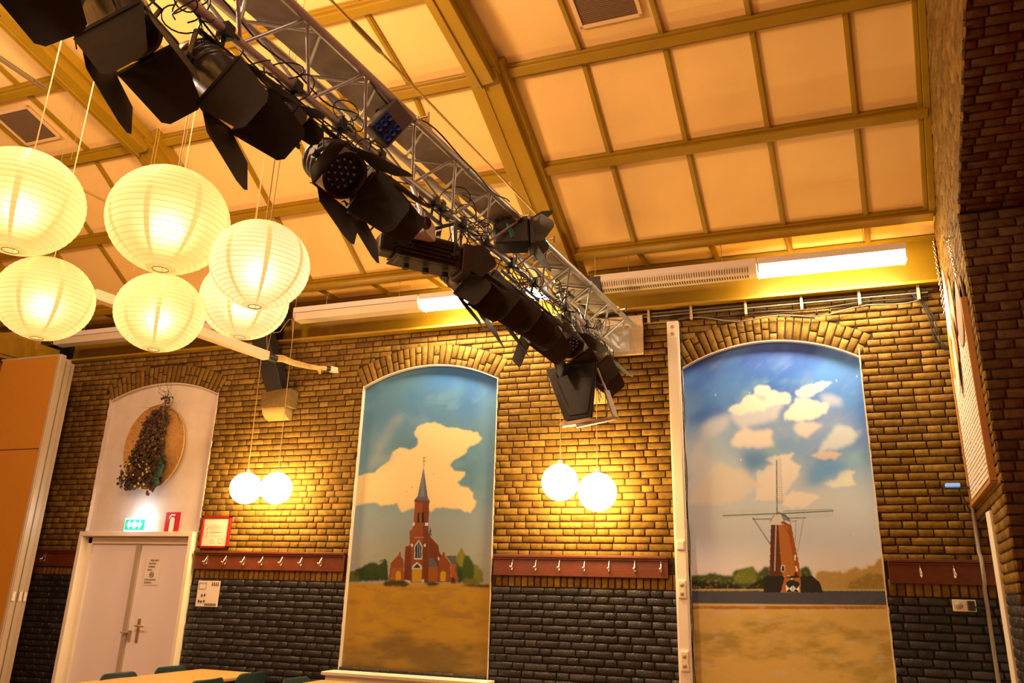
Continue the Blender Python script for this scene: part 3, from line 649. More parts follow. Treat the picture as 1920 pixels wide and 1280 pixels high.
mb.build('pictogram', mat('exit_white',(.9,.9,.9),.4,emit=(.85,1,.95),estr=3.2), t)
l_ = lamp('exit_sign_glow',(ec.x,YW-.12,ec.z+.12),2.8,(.75,.85,1),.05)
ec = at(318,980,YW); t = thing('extinguisher_sign','red square sign with a white fire extinguisher, right of the exit sign','sign',(ec.x,YW+.03,ec.z-.1))
mb = MB(t.location); mb.box((ec.x,YW+.04,ec.z),(.19,.012,.235)); mb.build('plate', mat('sign_red',(.48,.008,.012),.4), t)
mb = MB(t.location); y = YW+.032
mb.slab([(ec.x-.028,y,ec.z-.10),(ec.x+.03,y,ec.z-.10),(ec.x+.03,y,ec.z+.045),(ec.x+.015,y,ec.z+.065),(ec.x-.01,y,ec.z+.065),(ec.x-.028,y,ec.z+.045)],(0,.004,0))
mb.slab([(ec.x-.045,y,ec.z+.045),(ec.x-.045,y,ec.z+.075),(ec.x-.02,y,ec.z+.098),(ec.x+.025,y,ec.z+.098),(ec.x+.035,y,ec.z+.08),(ec.x-.012,y,ec.z+.082),(ec.x-.032,y,ec.z+.062)],(0,.004,0))
mb.build('pictogram', mat('sign_white',(.8,.76,.72),.5), t)
def wallq(a, b): A = at(*a,YW); B = at(*b,YW); return (A+B)/2, abs(B.x-A.x), abs(A.z-B.z)
c, w_, h_ = wallq((377,967),(438,1026)); w_ = .37; h_ = .335; c = at(405,997,YW-.01)
t = thing('evacuation_plan','white floor plan in a red frame just right of the double door','picture frame',(c.x,YW-.01,c.z-h_/2))
mb = MB(t.location)
for s in (-1,1): mb.box((c.x+s*(w_/2-.012),YW-.02,c.z),(.024,.03,h_)); mb.box((c.x,YW-.02,c.z+s*(h_/2-.012)),(w_,.03,.024))
mb.build('frame', mat('red_frame',(.26,.012,.006),.4), t, bevel=.003)
mb = MB(t.location); mb.box((c.x,YW-.012,c.z),(w_-.03,.006,h_-.03)); sh = mb.build('sheet', mat('plan_paper',(.75,.66,.55),.6), t)
mb = MB(t.location); y = YW-.016; rr = random.Random(3)
for bx,bz,bw,bh in ((-.13,.05,.05,.05),(-.13,-.03,.045,.045),(-.03,.02,.16,.05),(.02,-.02,.14,.04),(.08,-.09,.05,.05),(-.03,-.1,.04,.03)):
    for s in (-1,1): mb.box((c.x+bx+s*bw/2,y,c.z+bz),(.0018,.002,bh)); mb.box((c.x+bx,y,c.z+bz+s*bh/2),(bw,.002,.0018))
for i in range(9): mb.box((c.x-.07+i*.02,y,c.z+.045),(.0014,.002,.07))
mb.build('floor_plan_lines', mat('plan_ink',(.22,.16,.12),.7), sh)
c = at(390,1112.5,YW-.012); t = thing('pictogram_poster','small white poster with rows of tiny symbols on the dark bricks right of the door','poster',(c.x,YW-.01,c.z-.13))
mb = MB(t.location); mb.box((c.x,YW-.012,c.z),(.275,.006,.255)); sh = mb.build('sheet', mat('poster_paper',(.66,.60,.58),.6), t)
mb = MB(t.location); y = YW-.017; B_ = lambda x,z,w,h: mb.box((c.x+x,y,c.z+z),(w,.003,h))
for s in (-1,1): B_(-.075+s*.045,.075,.002,.06); B_(-.075,.075+s*.03,.09,.002)
for i in range(4): B_(.045+i*.024,.1,.010,.028); B_(.045+i*.024,.085,.018,.006)
for x,z in ((-.07,-.02),(-.035,-.015),(-.1,-.075),(-.07,-.08),(-.035,-.075)): B_(x,z,.014,.026); B_(x,z,.022,.008)
for i in range(7): B_(-.015+i*.021,-.105,.010,.026); B_(-.015+i*.021,-.108,.016,.007)
mb.build('symbols', mat('poster_ink',(.16,.07,.06),.7), sh)
# ------------------------------------------------------------------ coat rails and hooks
def rail(x0, x1, hooks, label, hlabel):
    t = thing('coat_rail', label, 'coat rack', ((x0+x1)/2,YW,zr_bot), 'dark red coat rails along the wall')
    mb = MB(t.location); mb.box(((x0+x1)/2,YW-.018,(zr_top+zr_bot)/2),(x1-x0,.028,zr_top-zr_bot)); mb.box(((x0+x1)/2,YW-.03,zr_top-.012),(x1-x0,.05,.024)); mb.box(((x0+x1)/2,YW-.036,zr_top-.034),(x1-x0,.02,.014))
    mb.build('board', RAILW, t, bevel=.004)
    for hx in hooks:
        p = at(hx,1050,YW-.04); zc = (zr_top+zr_bot)/2
        mb = MB(t.location); x = p.x
        mb.sphere((x,YW-.036,zc+.042),.007,8)
        mb.tube([(x,YW-.036,zc+.04),(x,YW-.05,zc+.02),(x+.004,YW-.075,zc-.005),(x+.004,YW-.085,zc-.03),(x,YW-.075,zc-.048),(x,YW-.055,zc-.05),(x,YW-.045,zc-.035)],.0045,6)
        mb.tube([(x,YW-.034,zc+.04),(x,YW-.034,zc-.04)],.006,6)
        mb.sphere((x,YW-.098,zc-.018),.010,8); mb.tube([(x,YW-.08,zc-.015),(x,YW-.098,zc-.018)],.004,6); mb.sphere((x,YW-.045,zc-.033),.006,8)
        mb.build('coat_hook', CHROME, t)
rail(-8.6, dx0-.03, [83], 'short dark red coat rail with one hook, left of the double door','')
rail(dx1+.03, NICH[1][0]-.03, [388,423,458,492,529,566,603], 'dark red coat rail between the double door and the church mural','')
rail(NICH[1][1]+.03, -1.07, [961,1005,1049,1096,1142,1190,1239], 'dark red coat rail between the church mural and the white wall trunking','')
rail(NICH[2][1]+.03, 1.44, [1723,1786], 'dark red coat rail between the windmill mural and the corner','')
# ------------------------------------------------------------------ white trunking with sockets
xt = at(1263,640,YW-.03).x; t = thing('wall_trunking','tall white cable trunking with sockets, left of the windmill mural','cable trunking',(xt,YW,0))
ztop = at(1260,604,YW-.03).z
mb = MB(t.location); mb.box((xt,YW-.035,ztop/2),(.105,.06,ztop)); mb.box((xt,YW-.045,ztop/2),(.085,.05,ztop-.002)); mb.build('duct', WHITEM, t, bevel=.004)
SOCK = mat('socket_plastic',(.78,.70,.58),.35)
def socket(py, hh, holes, sub):
    p = at(1266,py,YW-.07); mb = MB(t.location); mb.box((xt,YW-.078,p.z),(.066,.014,hh)); mb.box((xt,YW-.083,p.z),(.052,.01,hh-.014)); s = mb.build(sub, SOCK, t, bevel=.003)
    mb = MB(t.location)
    for z_ in holes:
        mb.lathe([(.018,0),(.017,-.002),(.003,-.002)],(xt,YW-.0885,p.z+z_),basis((0,1,0)),16)
        mb.box((xt-.006,YW-.091,p.z+z_),(.004,.003,.004)); mb.box((xt+.006,YW-.091,p.z+z_),(.004,.003,.004))
    if holes: mb.build('socket_hole', mat('socket_dark',(.34,.28,.20),.5), s)
socket(620,.13,(.034,-.034),'double_socket'); socket(1022,.075,(),'light_switch'); socket(1104,.145,(.034,-.034),'double_socket'); socket(1238,.155,(.036,-.036),'double_socket')
# thin dark cable beside the trunking
mb = MB(); xc = xt+.066; mb.tube([(xc+.004*math.sin(i*1.3),YW-.006,ztop-.1-i*.12) for i in range(28)],.004,5)
tag(mb.build('thin_cable', RUBBER),'thin dark cable running down beside the windmill mural','cable')
# ------------------------------------------------------------------ conduits under the eaves beam
def conduit(z, y, r, col, x0, x1, sag=0): 
    mb = MB(); mb.tube([(x0+(x1-x0)*i/20,y,z+sag*math.sin(i*.9)*.01-sag*.03*math.sin(math.pi*i/20)) for i in range(21)],r,8)
    return tag(mb.build('cable_conduit', col),'grey cable conduit under the beam above the windmill mural','conduit','cables and conduits under the beam above the windmill mural')
GC = mat('grey_conduit',(.16,.135,.10),.5)
conduit(4.05,YW-.02,.011,GC,-1.25,1.22); conduit(4.02,YW-.03,.009,GC,-1.25,1.18); conduit(3.995,YW-.02,.008,RUBBER,-1.2,1.2,1); conduit(3.97,YW-.03,.006,GC,-.9,1.1,2.2); conduit(3.96,YW-.02,.009,mat('tan_conduit',(.22,.15,.06),.5),-1.3,-.98)
for px in (1216,1295,1397,1502,1611,1723):
    x = at(px,560,YW-.03).x; mb = MB(); mb.box((x,YW-.035,4.02),(.022,.05,.13)); tag(mb.build('conduit_bracket', mat('bracket_cream',(.42,.32,.18),.5),bevel=.003),'small cream bracket holding the conduits under the eaves beam','bracket','cream conduit brackets under the eaves beam')
mb = MB()
for k in range(3): mb.tube([(1.0+.03*k,YW-.03,4.06-.02*k),(1.12,YW-.035,3.98-.03*k),(1.2-.02*k,YW-.035,3.8),(1.22-.02*k,YW-.03,3.6),(1.27-.012*k,YW-.03,3.5)],.005,6)
tag(mb.build('cable_bundle', RUBBER),'dark cables curving down in the corner behind the hanging board','cable')
# right corner: pipe, socket, blue light
a = at(1829,935,YW-.02); b = at(1873,1280,YW-.02); mb = MB(); mb.tube([(1.275,YW-.02,a.z+.15),(1.275,YW-.02,1.9),(1.275,YW-.06,1.86),(1.275,YW-.06,1.68),(1.275,YW-.02,1.64),(1.275,YW-.02,.3)],.014,8)
tag(mb.build('cable_pipe', mat('grey_pipe',(.34,.31,.30),.5)),'grey pipe running down the corner over the coat rail','pipe')
c = at(1808,1135,YW-.02); t = thing('wall_socket','white wall socket with a black plug on the dark bricks by the corner','socket',(c.x,YW,c.z-.04))
mb = MB(t.location); mb.box((c.x,YW-.02,c.z),(.155,.03,.085)); mb.build('faceplate', SOCK, t, bevel=.004)
mb = MB(t.location); mb.lathe([(.028,0),(.026,-.004),(.004,-.006)],(c.x-.038,YW-.036,c.z),basis((0,1,0)),20); mb.build('socket_hole', mat('socket_grey',(.4,.34,.28),.5), t)
mb = MB(t.location); mb.box((c.x+.04,YW-.055,c.z),(.045,.05,.07)); mb.tube([(c.x+.05,YW-.06,c.z-.01),(c.x+.1,YW-.03,c.z-.012),(1.26,YW-.02,c.z-.015)],.006,6); mb.build('plug', BLKPL, t, bevel=.004)
c = at(1789,911,YW-.08); t = thing('small_blue_light','small pale blue lit device on the bricks left of the hanging board','lamp',(c.x,YW,c.z))
mb = MB(t.location); mb.box((c.x-.01,YW-.08,c.z+.006),(.10,.05,.028)); mb.build('glowing_face', mat('blue_glow',(.2,.4,.7),.4,emit=(.16,.36,.8),estr=.7), t, bevel=.006)
mb = MB(t.location); mb.box((c.x+.03,YW-.05,c.z-.012),(.2,.04,.014)); mb.tube([(c.x+.12,YW-.04,c.z-.01),(1.2,YW-.03,c.z-.02),(1.26,YW-.02,c.z-.2)],.006,6); mb.build('arm', BLKPL, t)
# ------------------------------------------------------------------ hanging board on the right wall
T0 = Vector(); DU = Vector((-SK,-1,0)).normalized(); NB = NR
def BP(u, z, o=.06): return C0+DU*u+NB*o+Vector((0,0,z))
bc = BP(.68,2.25); t = thing('hanging_board','tall board of white name strips hanging on chains from the right brick wall','sign board',bc)
mb = MB(bc); zb, zt = 2.25, 3.42
mb.slab([BP(.05,zb,.012),BP(1.43,zb,.012),BP(1.40,zt+.05,.012),BP(1.36,zt+.22,.012),BP(1.1,zt+.05,.012),BP(.05,zt,.012)], NB*.012); mb.build('backing', mat('board_brown',(.16,.08,.045),.5), t)
mb = MB(bc)
for a,b in (((1.43,zb),(1.40,zt+.05)),((.05,zb),(1.43,zb)),((.05,zb),(.05,zt))): mb.bar(BP(*a,.018),BP(*b,.018),.028,.04,up=NB)
mb.build('frame', mat('orange_frame',(.45,.22,.06),.5), t, bevel=.003)
rr = random.Random(11); STRIP = mat('name_strip',(.82,.74,.66),.5); INKB = mat('strip_ink',(.30,.22,.18),.7)
for i in range(18):
    z = zb+.04+i*.064; u1 = 1.38; u0 = .09 if i < 15 else .09+.28*(i-14)
    mb = MB(bc); mb.box(BP((u0+u1)/2,z+.026,.024), (u1-u0,.006,.056), Matrix((DU,NB,Vector((0,0,1)))).transposed()); st = mb.build('name_strip', STRIP, t, bevel=.001)
    mb = MB(bc); u = u0+.05
    while u < u1-.08:
        l_ = rr.uniform(.03,.10); mb.box(BP(u+l_/2,z+.026+rr.uniform(-.002,.002),.0285), (l_,.001,.009), Matrix((DU,NB,Vector((0,0,1)))).transposed()); u += l_+rr.uniform(.015,.06)
    mb.build('lettering', INKB, st)
def petal(u, z, w, h, lean, col, nm, o):
    mb = MB(bc); pts = []
    for sg in (-1,1):
        q = []
        for i in range(17):
            a = i/16; q.append((u+lean*a+sg*w/2*math.sin(math.pi*min(1,a*.93+.07))**.8*(1-a*.35), z+h*a))
        pts += q if sg < 0 else q[::-1]
    mb.slab([BP(p,q,o) for p,q in pts], NB*.006); mb.build(nm, mat(col[0],col[1],.5), t)
petal(.36,3.33,.42,.70,.16,('petal_white',(.78,.66,.55)),'white_petal',.030); petal(.66,3.33,.34,.52,.12,('petal_grey',(.50,.38,.30)),'grey_petal',.026)
petal(1.12,3.22,.42,.44,.14,('petal_tan',(.42,.30,.24)),'tan_petal',.034)
petal(.36,3.18,.18,.40,-.02,('petal_orange',(.75,.36,.08)),'orange_petal',.040); petal(.74,3.2,.18,.38,.0,('petal_orange',(.75,.36,.08)),'orange_petal',.040)
petal(.5,3.1,.16,.36,0,('petal_red',(.48,.14,.06)),'red_petal',.042); petal(.62,3.0,.26,.5,.10,('petal_white',(.78,.66,.55)),'white_petal',.048)
text('1989', BP(.62,3.02,.10), .09, INKB, t, rz=math.atan2(DU.y,DU.x), off=bc) if False else None
def chain(a, b, lab):
    a = Vector(a); b = Vector(b); n = int((b-a).length/.026); mb = MB(); d = (b-a).normalized()
    for i in range(n):
        c = a+(b-a)*(i+.5)/n; s = Vector((0,1,0)) if i%2 else Vector((1,0,0))
        mb.tube([c+d*.017*math.cos(q*math.pi/4)+s*.009*math.sin(q*math.pi/4) for q in range(8)],.003,5,closed=True)
    tag(mb.build('hanging_chain', CHROME), lab, 'chain')
chain(BP(.15,4.45,.03),BP(.22,3.75,.03),'long bright chain at the corner end of the hanging board'); chain(BP(1.16,4.0,.03),BP(1.30,3.66,.03),'short chain from a wall hook to the point of the hanging board')
mb = MB(); p = BP(1.16,4.01,.0); mb.tube([p,p+NB*.05,p+NB*.055+Vector((0,0,.02))],.006,6); mb.tube([p+NB*.02+DU*.04,p+NB*.02-DU*.05],.004,6); tag(mb.build('wall_hook',CHROME),'small metal hook on the right wall holding the short chain','hook')
# ------------------------------------------------------------------ dried flower basket in the niche
fc = at(288,840,YW+.0); t = thing('flower_basket','round woven tray with dried flowers and twigs on the white niche above the door','wall decoration',(fc.x,YW,fc.z-.4))
c1 = at(293,838,YW+.03); 
tilt = Matrix.Rotation(.0,3,'Y'); RT = basis((0,-1,0)); mb = MB(t.location)
for k in range(26):
    r = .012+k*.0163; pts = [c1+Vector((r*.98*math.cos(q*math.pi/24)*1.02,-.01-.05*(1-(r/.43)**2)*0-.03*(r/.43)**2,r*1.02*math.sin(q*math.pi/24)*1.13)) for q in range(48)]
    mb.tube(pts,.0095,6,closed=True)
mb.build('woven_tray', mat('wicker',(.50,.28,.08),.7,noise=.25,nscale=40), t)
for v in range(0): pass
rr = random.Random(4); F1 = mat('dried_dark',(.05,.03,.02),.8); F2 = mat('dried_rust',(.10,.028,.02),.8); F3 = mat('dried_olive',(.09,.075,.02),.8); F4 = mat('dried_yellow',(.50,.36,.05),.7); F5 = mat('dried_tan',(.16,.10,.045),.8); F6 = mat('green_leaf',(.015,.05,.035),.6)
def blobs(n, fn, r0, r1, col, nm):
    mb = MB(t.location)
    for _ in range(n):
        x,z,d = fn(); r = rr.uniform(r0,r1); mb.sphere((c1.x+x+.05,YW-.04-d,c1.z+z), r, 6, sc_=(1,.7,rr.uniform(.7,1.3)), rot=Matrix.Rotation(rr.uniform(0,3),3,'Y'))
    o = mb.build(nm, col, t); o['kind'] = 'stuff'
def body():
    z = rr.uniform(-.48,.40); a = (.45-z)/.97; w_ = .07+.30*a**.9 if z > -.3 else .33-.35*(-.3-z)
    return rr.uniform(-w_,w_*.9)-.01-.06*a, z, rr.uniform(0,.10*(.4+a*.6))
blobs(420,body,.012,.032,F1,'dark_seed_heads'); blobs(170,body,.010,.022,F3,'olive_leaves'); blobs(110,body,.010,.024,F5,'tan_blossoms')
blobs(110,lambda:(lambda b:(b[0],b[1],b[2]+.03))(body()),.008,.018,F2,'rust_berries')
blobs(60,lambda:(rr.gauss(.0,.03)-.17,rr.uniform(.0,.30),.02),.010,.02,F2,'red_spike'); blobs(70,lambda:(rr.gauss(.0,.04)+.09,rr.uniform(.2,.56),.03),.008,.02,F1,'dark_spike')
blobs(22,lambda:(rr.uniform(-.26,.12),rr.uniform(-.5,-.2),.13),.008,.016,F4,'yellow_berries')
blobs(50,lambda:(rr.gauss(-.24,.04),rr.uniform(-.50,-.34),.05),.01,.02,F2,'red_spike'); blobs(40,lambda:(rr.gauss(.13,.03),rr.uniform(-.56,-.36),.08),.01,.02,F2,'red_spike')
blobs(12,lambda:(rr.gauss(.2,.03),rr.gauss(-.3,.06),.09),.03,.05,F6,'dark_leaves')
mb = MB(t.location)
for (x0,z0,ang) in ((.02,.55,2.9),(.03,.6,2.2),(.05,.55,1.2),(.08,.5,.6),(.0,.62,1.7),(.1,.45,.2),(.03,.62,1.0),(.02,.6,2.6)):
    x,z = c1.x+x0+.10,c1.z+z0-.05; pts = [(x,YW-.06,z)]
    for i in range(10): ang += rr.uniform(-.75,.75); x += .035*math.cos(ang); z += .035*math.sin(ang)*.8; pts.append((x,YW-.06+rr.uniform(-.01,.01),min(z,c1.z+.80)))
    mb.tube(pts,[.003-.0002*i for i in range(11)],5)
mb.build('curly_twigs', F1, t)
# ------------------------------------------------------------------ sill below the church mural
a = at(613,1258,6.8); t = thing('radiator_cover','white cover ledge below the church mural','ledge',(-3.44,6.88,.5))
mb = MB(t.location); mb.box((-3.42,6.87,.765),(1.62,.22,.03)); mb.build('ledge', WHITE, t, bevel=.004); mb = MB(t.location); mb.box((-3.42,6.88,.49),(1.56,.18,.52)); mb.build('front', WHITEM, t)
# ------------------------------------------------------------------ folding partition at the left
for k,(y,x1,lab) in enumerate(((6.25,-7.60,'front ochre wooden panel of the folded partition at far left'),(6.42,-7.72,'second panel edge of the folded partition at far left'),(6.56,-7.85,'rear panel edge of the folded partition at far left'))):
    p = at(120,664,y) if k == 0 else None; zt_ = at(120,665,6.25).z; x1 = at((120,131,139)[k],665,y).x
    t = thing('partition_panel',lab,'partition panel',(x1-.45,y,0))
    mb = MB(t.location); mb.box((x1-.46,y,zt_/2),(.86,.07,zt_-.02)); mb.build('panel', FOLDW, t, bevel=.003)
    mb = MB(t.location); mb.box((x1-.015,y,zt_/2),(.03,.075,zt_)); mb.box((x1-.005,y-.02,zt_/2),(.03,.012,zt_)); mb.box((x1-.46,y,zt_-.01),(.9,.074,.02)); mb.build('edge_profile', mat('edge_alu',(.50,.42,.33),.4,metal=.3), t)
    if k == 0:
        mb = MB(t.location); zz = at(40,842,y-.036).z; mb.box((x1-.46,y-.0355,zz),(.86,.003,.008)); mb.build('seam', BEAMD, t)
    mb = MB(t.location); zz = at(45,1118,y).z; mb.box((x1+.012,y-.01,zz),(.03,.03,.09)); mb.build('latch', WHITEM, t)
mb = MB(); q = lambda o,z: (Vector((-8.35+o,6.9,z)), Vector((-8.95+o,1.0,z)))
for o,z,w_,h_ in ((0,4.06,.34,.16),(-.12,3.97,.05,.06),(.12,3.97,.05,.06),(0,4.18,.26,.10)): mb.bar(*q(o-.25,z),w_,h_)
struct(mb.build('partition_track_beam', OCHRE, bevel=.004))
mb = MB(); mb.box((-9.6,6.6,4.1),(2.2,.06,.62)); struct(mb.build('partition_fascia', mat('ochre_fascia',(.46,.24,.05),.7)))
# ------------------------------------------------------------------ paper lanterns
def papermat(name, col, s_mid, s_pole, hot=None):
    M = bpy.data.materials.new(name); M.use_nodes = True; nt = M.node_tree; N = nt.nodes; L = nt.links; b = N['Principled BSDF']
    b.inputs['Base Color'].default_value = (.20,.12,.05,1); b.inputs['Roughness'].default_value = .8
    tc = N.new('ShaderNodeTexCoord'); sp = N.new('ShaderNodeSeparateXYZ'); L.new(tc.outputs['Object'],sp.inputs[0])
    r = N.new('ShaderNodeMapRange'); r.inputs['From Min'].default_value = -.3; r.inputs['From Max'].default_value = .3; L.new(sp.outputs['Z'],r.inputs['Value'])
    cr = N.new('ShaderNodeValToRGB'); e = cr.color_ramp.elements; e[0].position = 0; e[1].position = 1; e.new(.36); e.new(.62)
    K = lambda f: (col[0]*f**.8, col[1]*f**1.2, col[2]*f**2.2, 1)
    h = hot or s_mid
    e[0].color = K(s_pole); e[1].color = K(s_mid); e[2].color = K(s_mid*.93); e[3].color = K(s_pole*.93)
    L.new(r.outputs[0],cr.inputs[0]); L.new(cr.outputs[0],b.inputs['Emission Color']); b.inputs['Emission Strength'].default_value = 1.0
    rf = N.new('ShaderNodeBsdfRefraction'); rf.inputs['Roughness'].default_value = 1.0; rf.inputs['IOR'].default_value = 1.35; rf.inputs['Color'].default_value = (1,.86,.6,1)
    mx = N.new('ShaderNodeMixShader'); mx.inputs[0].default_value = .30; L.new(b.outputs[0],mx.inputs[1]); L.new(rf.outputs[0],mx.inputs[2]); L.new(mx.outputs[0],N['Material Output'].inputs['Surface'])
    return M
PA = papermat('lantern_paper_yellow',(1,.68,.18),1.30,.70); PB = papermat('lantern_paper_cream',(1,.73,.31),1.30,.74)
SEAM = mat('lantern_seam',(.6,.45,.2),.8,emit=(1,.60,.17),estr=.92); RIB = mat('lantern_rib',(.5,.35,.14),.8,emit=(1,.56,.14),estr=.72)
OPEN = mat('lantern_opening',(.8,.7,.5),.8,emit=(1,.80,.42),estr=1.0)
BULB = mat('lit_bulb',(1,1,1),.3,emit=(1,.80,.45),estr=5)
LP_ = 3.6
def lantern(px, py, rpx, R, label, pm, cords, nr=26, squash=.93, k=0):
    dep = FPX*R/rpx; c = RC@Vector(((px-960)/FPX,1,-(py-640)/FPX))*dep+Vector((0,0,H))
    t = thing('paper_lantern', label, 'paper lantern', c, 'round paper lanterns hanging in a cluster')
    n = 64; ang0 = k*.37; r_open = .13
    prof = []; flags = []
    for i in range(nr+1):
        a0 = r_open+(math.pi-2*r_open)*i/nr; prof.append((R*math.sin(a0), R*squash*math.cos(a0))); flags.append('rib')
        if i < nr:
            w_ = .045/1; a1 = a0+(math.pi-2*r_open)/nr*.10; prof.append((R*math.sin(a1)*1.0, R*squash*math.cos(a1))); flags.append('paper')
            am = a0+(math.pi-2*r_open)/nr*.55; prof.append((R*math.sin(am)*1.008, R*squash*math.cos(am)*1.008)); flags.append('paper')
    paper = MB(c)
    for i in range(len(prof)-1):
        ri = flags[i] == 'rib'
        for j in range(n):
            mi_ = 1 if ri else (2 if j%8 == 0 else 0)
            a,b = ang0+2*math.pi*j/n, ang0+2*math.pi*(j+1)/n; (r0,z0),(r1,z1) = prof[i],prof[i+1]
            paper.add([c+Vector((r0*math.cos(a),r0*math.sin(a),z0)),c+Vector((r1*math.cos(a),r1*math.sin(a),z1)),c+Vector((r1*math.cos(b),r1*math.sin(b),z1)),c+Vector((r0*math.cos(b),r0*math.sin(b),z0))],[(0,1,2,3)],mi_,True)
    paper.build('paper_shade', [pm,RIB,SEAM], t)
    ro = R*math.sin(r_open); zb = -R*squash*math.cos(r_open)
    mb = MB(c); mb.tube([c+Vector((ro*math.cos(q*math.pi/12),ro*math.sin(q*math.pi/12),zb)) for q in range(24)],.0022,6,closed=True)
    for q in (0,2.1,4.2): mb.tube([c+Vector((ro*math.cos(q),ro*math.sin(q),zb)),c+Vector((0,0,zb+.09))],.0012,5)
    mb.build('opening_ring', mat('lantern_wire',(.35,.22,.1),.5,metal=.3), t)
    mb = MB(c); mb.disc(c+Vector((0,0,zb+.05)),ro*1.5,Matrix.Identity(3),20); mb.build('lit_inside', OPEN, t)
    mb = MB(c); mb.sphere(c+Vector((0,0,.02)),.035,12); mb.build('bulb', BULB, t)
    lamp('lantern_light', c+Vector((0,0,-.05)), LP_*(R/.3)**2, (1,.74,.42), .03)
    for q,dx in enumerate(cords):
        top = ceilz(c.y)-.03; mb = MB(c); mb.tube([c+Vector((dx*.3,0,R*squash*.99)), Vector((c.x+dx,c.y,top))],.0032 if q == 0 else .002,6); mb.build('cord', CORD, t)
lantern(41,379,107,.30,'large paper lantern cut by the left edge of the photo, upper of two',PA,(0,),k=0)
lantern(317,413,108,.30,'large paper lantern at the middle of the cluster, above a smaller one',PA,(0,.05),k=1)
lantern(488,497,90,.236,'cream paper lantern at the right end of the cluster, in front of another',PB,(0,.09),k=2)
lantern(85,560,84,.25,'smaller paper lantern at the lower left of the cluster',PA,(0,),k=3)
lantern(300,586,79,.25,'smaller paper lantern directly beneath the middle large one',PA,(0,),k=4)
lantern(459,562,80,.30,'pale paper lantern half hidden behind the cream one at the right',PB,(0,),k=5)
# ------------------------------------------------------------------ glowing globes by the wall
GL = mat('glowing_globe',(1,1,1),.4,emit=(1,.64,.22),estr=60)
GLC = mat('globe_glass',(.9,.85,.7),.3,emit=(1,.72,.42),estr=7)
for px,py,r,lab,top in ((461,915,.158,'left globe pendant of the pair left of the church mural',3.98),(518,915,.158,'right globe pendant of the pair left of the church mural',3.98),(1050,904,.161,'left globe pendant under the black loudspeaker',3.98),(1120,922,.166,'right globe pendant under the black loudspeaker',3.98)):
    c = at(px,py,6.70); t = thing('globe_pendant',lab,'pendant lamp',c,'white globe pendants by the brick wall')
    mb = MB(c); mb.sphere(c,r,32); mb.build('globe', GL, t)
    mb = MB(c); mb.lathe([(.0,.02),(.02,.02),(.022,-.01),(.05,-.02),(.055,-.03)],c+Vector((0,0,r+.015)),None,16); mb.build('cap', WHITEM, t)
    mb = MB(c); mb.tube([c+Vector((0,0,r+.03)),Vector((c.x,6.66,4.575))],.0035,6); mb.build('cord', CORD, t)
# looped string from the steel foot to the left globe cord
a = at(548,598,6.5); mb = MB(); mb.tube([at(512,624,6.5),at(525,622,6.5),at(536,606,6.5),at(543,598,6.5),at(549,600,6.5),at(548,640,6.5)],.003,5); tag(mb.build('loop_of_cord', CORD),'pale loop of cord at the black steel foot above the left globes','cord')
# hanging stick with square tubes
zS = atz(502,668,2.2+H); mb = None
PS_ = lambda px,py: atz(px,py,2.2+H)
a = PS_(175,552); b = PS_(500,667); t = thing('hanging_pole','pale square tube with a bare branch at its end, hanging behind the lanterns','hanging pole',(a+b)/2)
mb = MB(t.location); mb.bar(a,b,.085,.085); mb.build('square_tube', mat('pale_tube',(.72,.55,.36),.5), t, bevel=.005)
mb = MB(t.location); d_ = (b-a).normalized(); mb.tube([b-d_*.02,b+d_*.12],.04,10); mb.build('black_joint', BLACK, t)
pts = [b+d_*.08,at(530,672,b.y+.25),at(550,680,b.y+.4),at(575,686,b.y+.5),at(598,690,b.y+.6),at(612,690,b.y+.66)]
pts = [p_ for p_ in pts]; mb = MB(t.location); mb.tube(pts,[.035,.038,.034,.03,.026,.024],8); mb.tube([pts[-2],at(600,700,b.y+.6)],[.02,.014],6); mb.build('branch', mat('pale_branch',(.55,.38,.14),.8,noise=.3,nscale=12), t)
mb = MB(t.location); e = at(640,696,6.93) if False else at(638,696,b.y+.80); mb.tube([pts[-1],pts[-1]*.75+e*.25],.028,8); mb.build('black_joint', BLACK, t)
mb = MB(t.location); mb.bar(pts[-1]*.75+e*.25,e,.05,.06); mb.build('end_tube', mat('pale_tube',(.72,.55,.36),.5), t, bevel=.004)
mb = MB(t.location)
for q in ((500,625),(516,590)): mb.tube([b+Vector((0,0,.05)),at(*q,6.4)],.002,5)
mb.build('strings', CORD, t)
# thin strings hanging from the roof
def strings(lst, y):
    for (x0,y0,x1,y1) in lst:
        p = at(x1,y1,y); q = Vector((p.x,y,ceilz(y)-.02)); mb = MB(); mb.tube([p,q],.0018,5)
        tag(mb.build('hanging_string', CORD),'thin pale string hanging from the ceiling boards near the lanterns','string','thin strings hanging from the ceiling')
strings([(0,0,110,322),(0,0,133,300),(0,0,282,312),(0,0,478,412),(0,0,250,510),(0,0,508,410)],4.6)
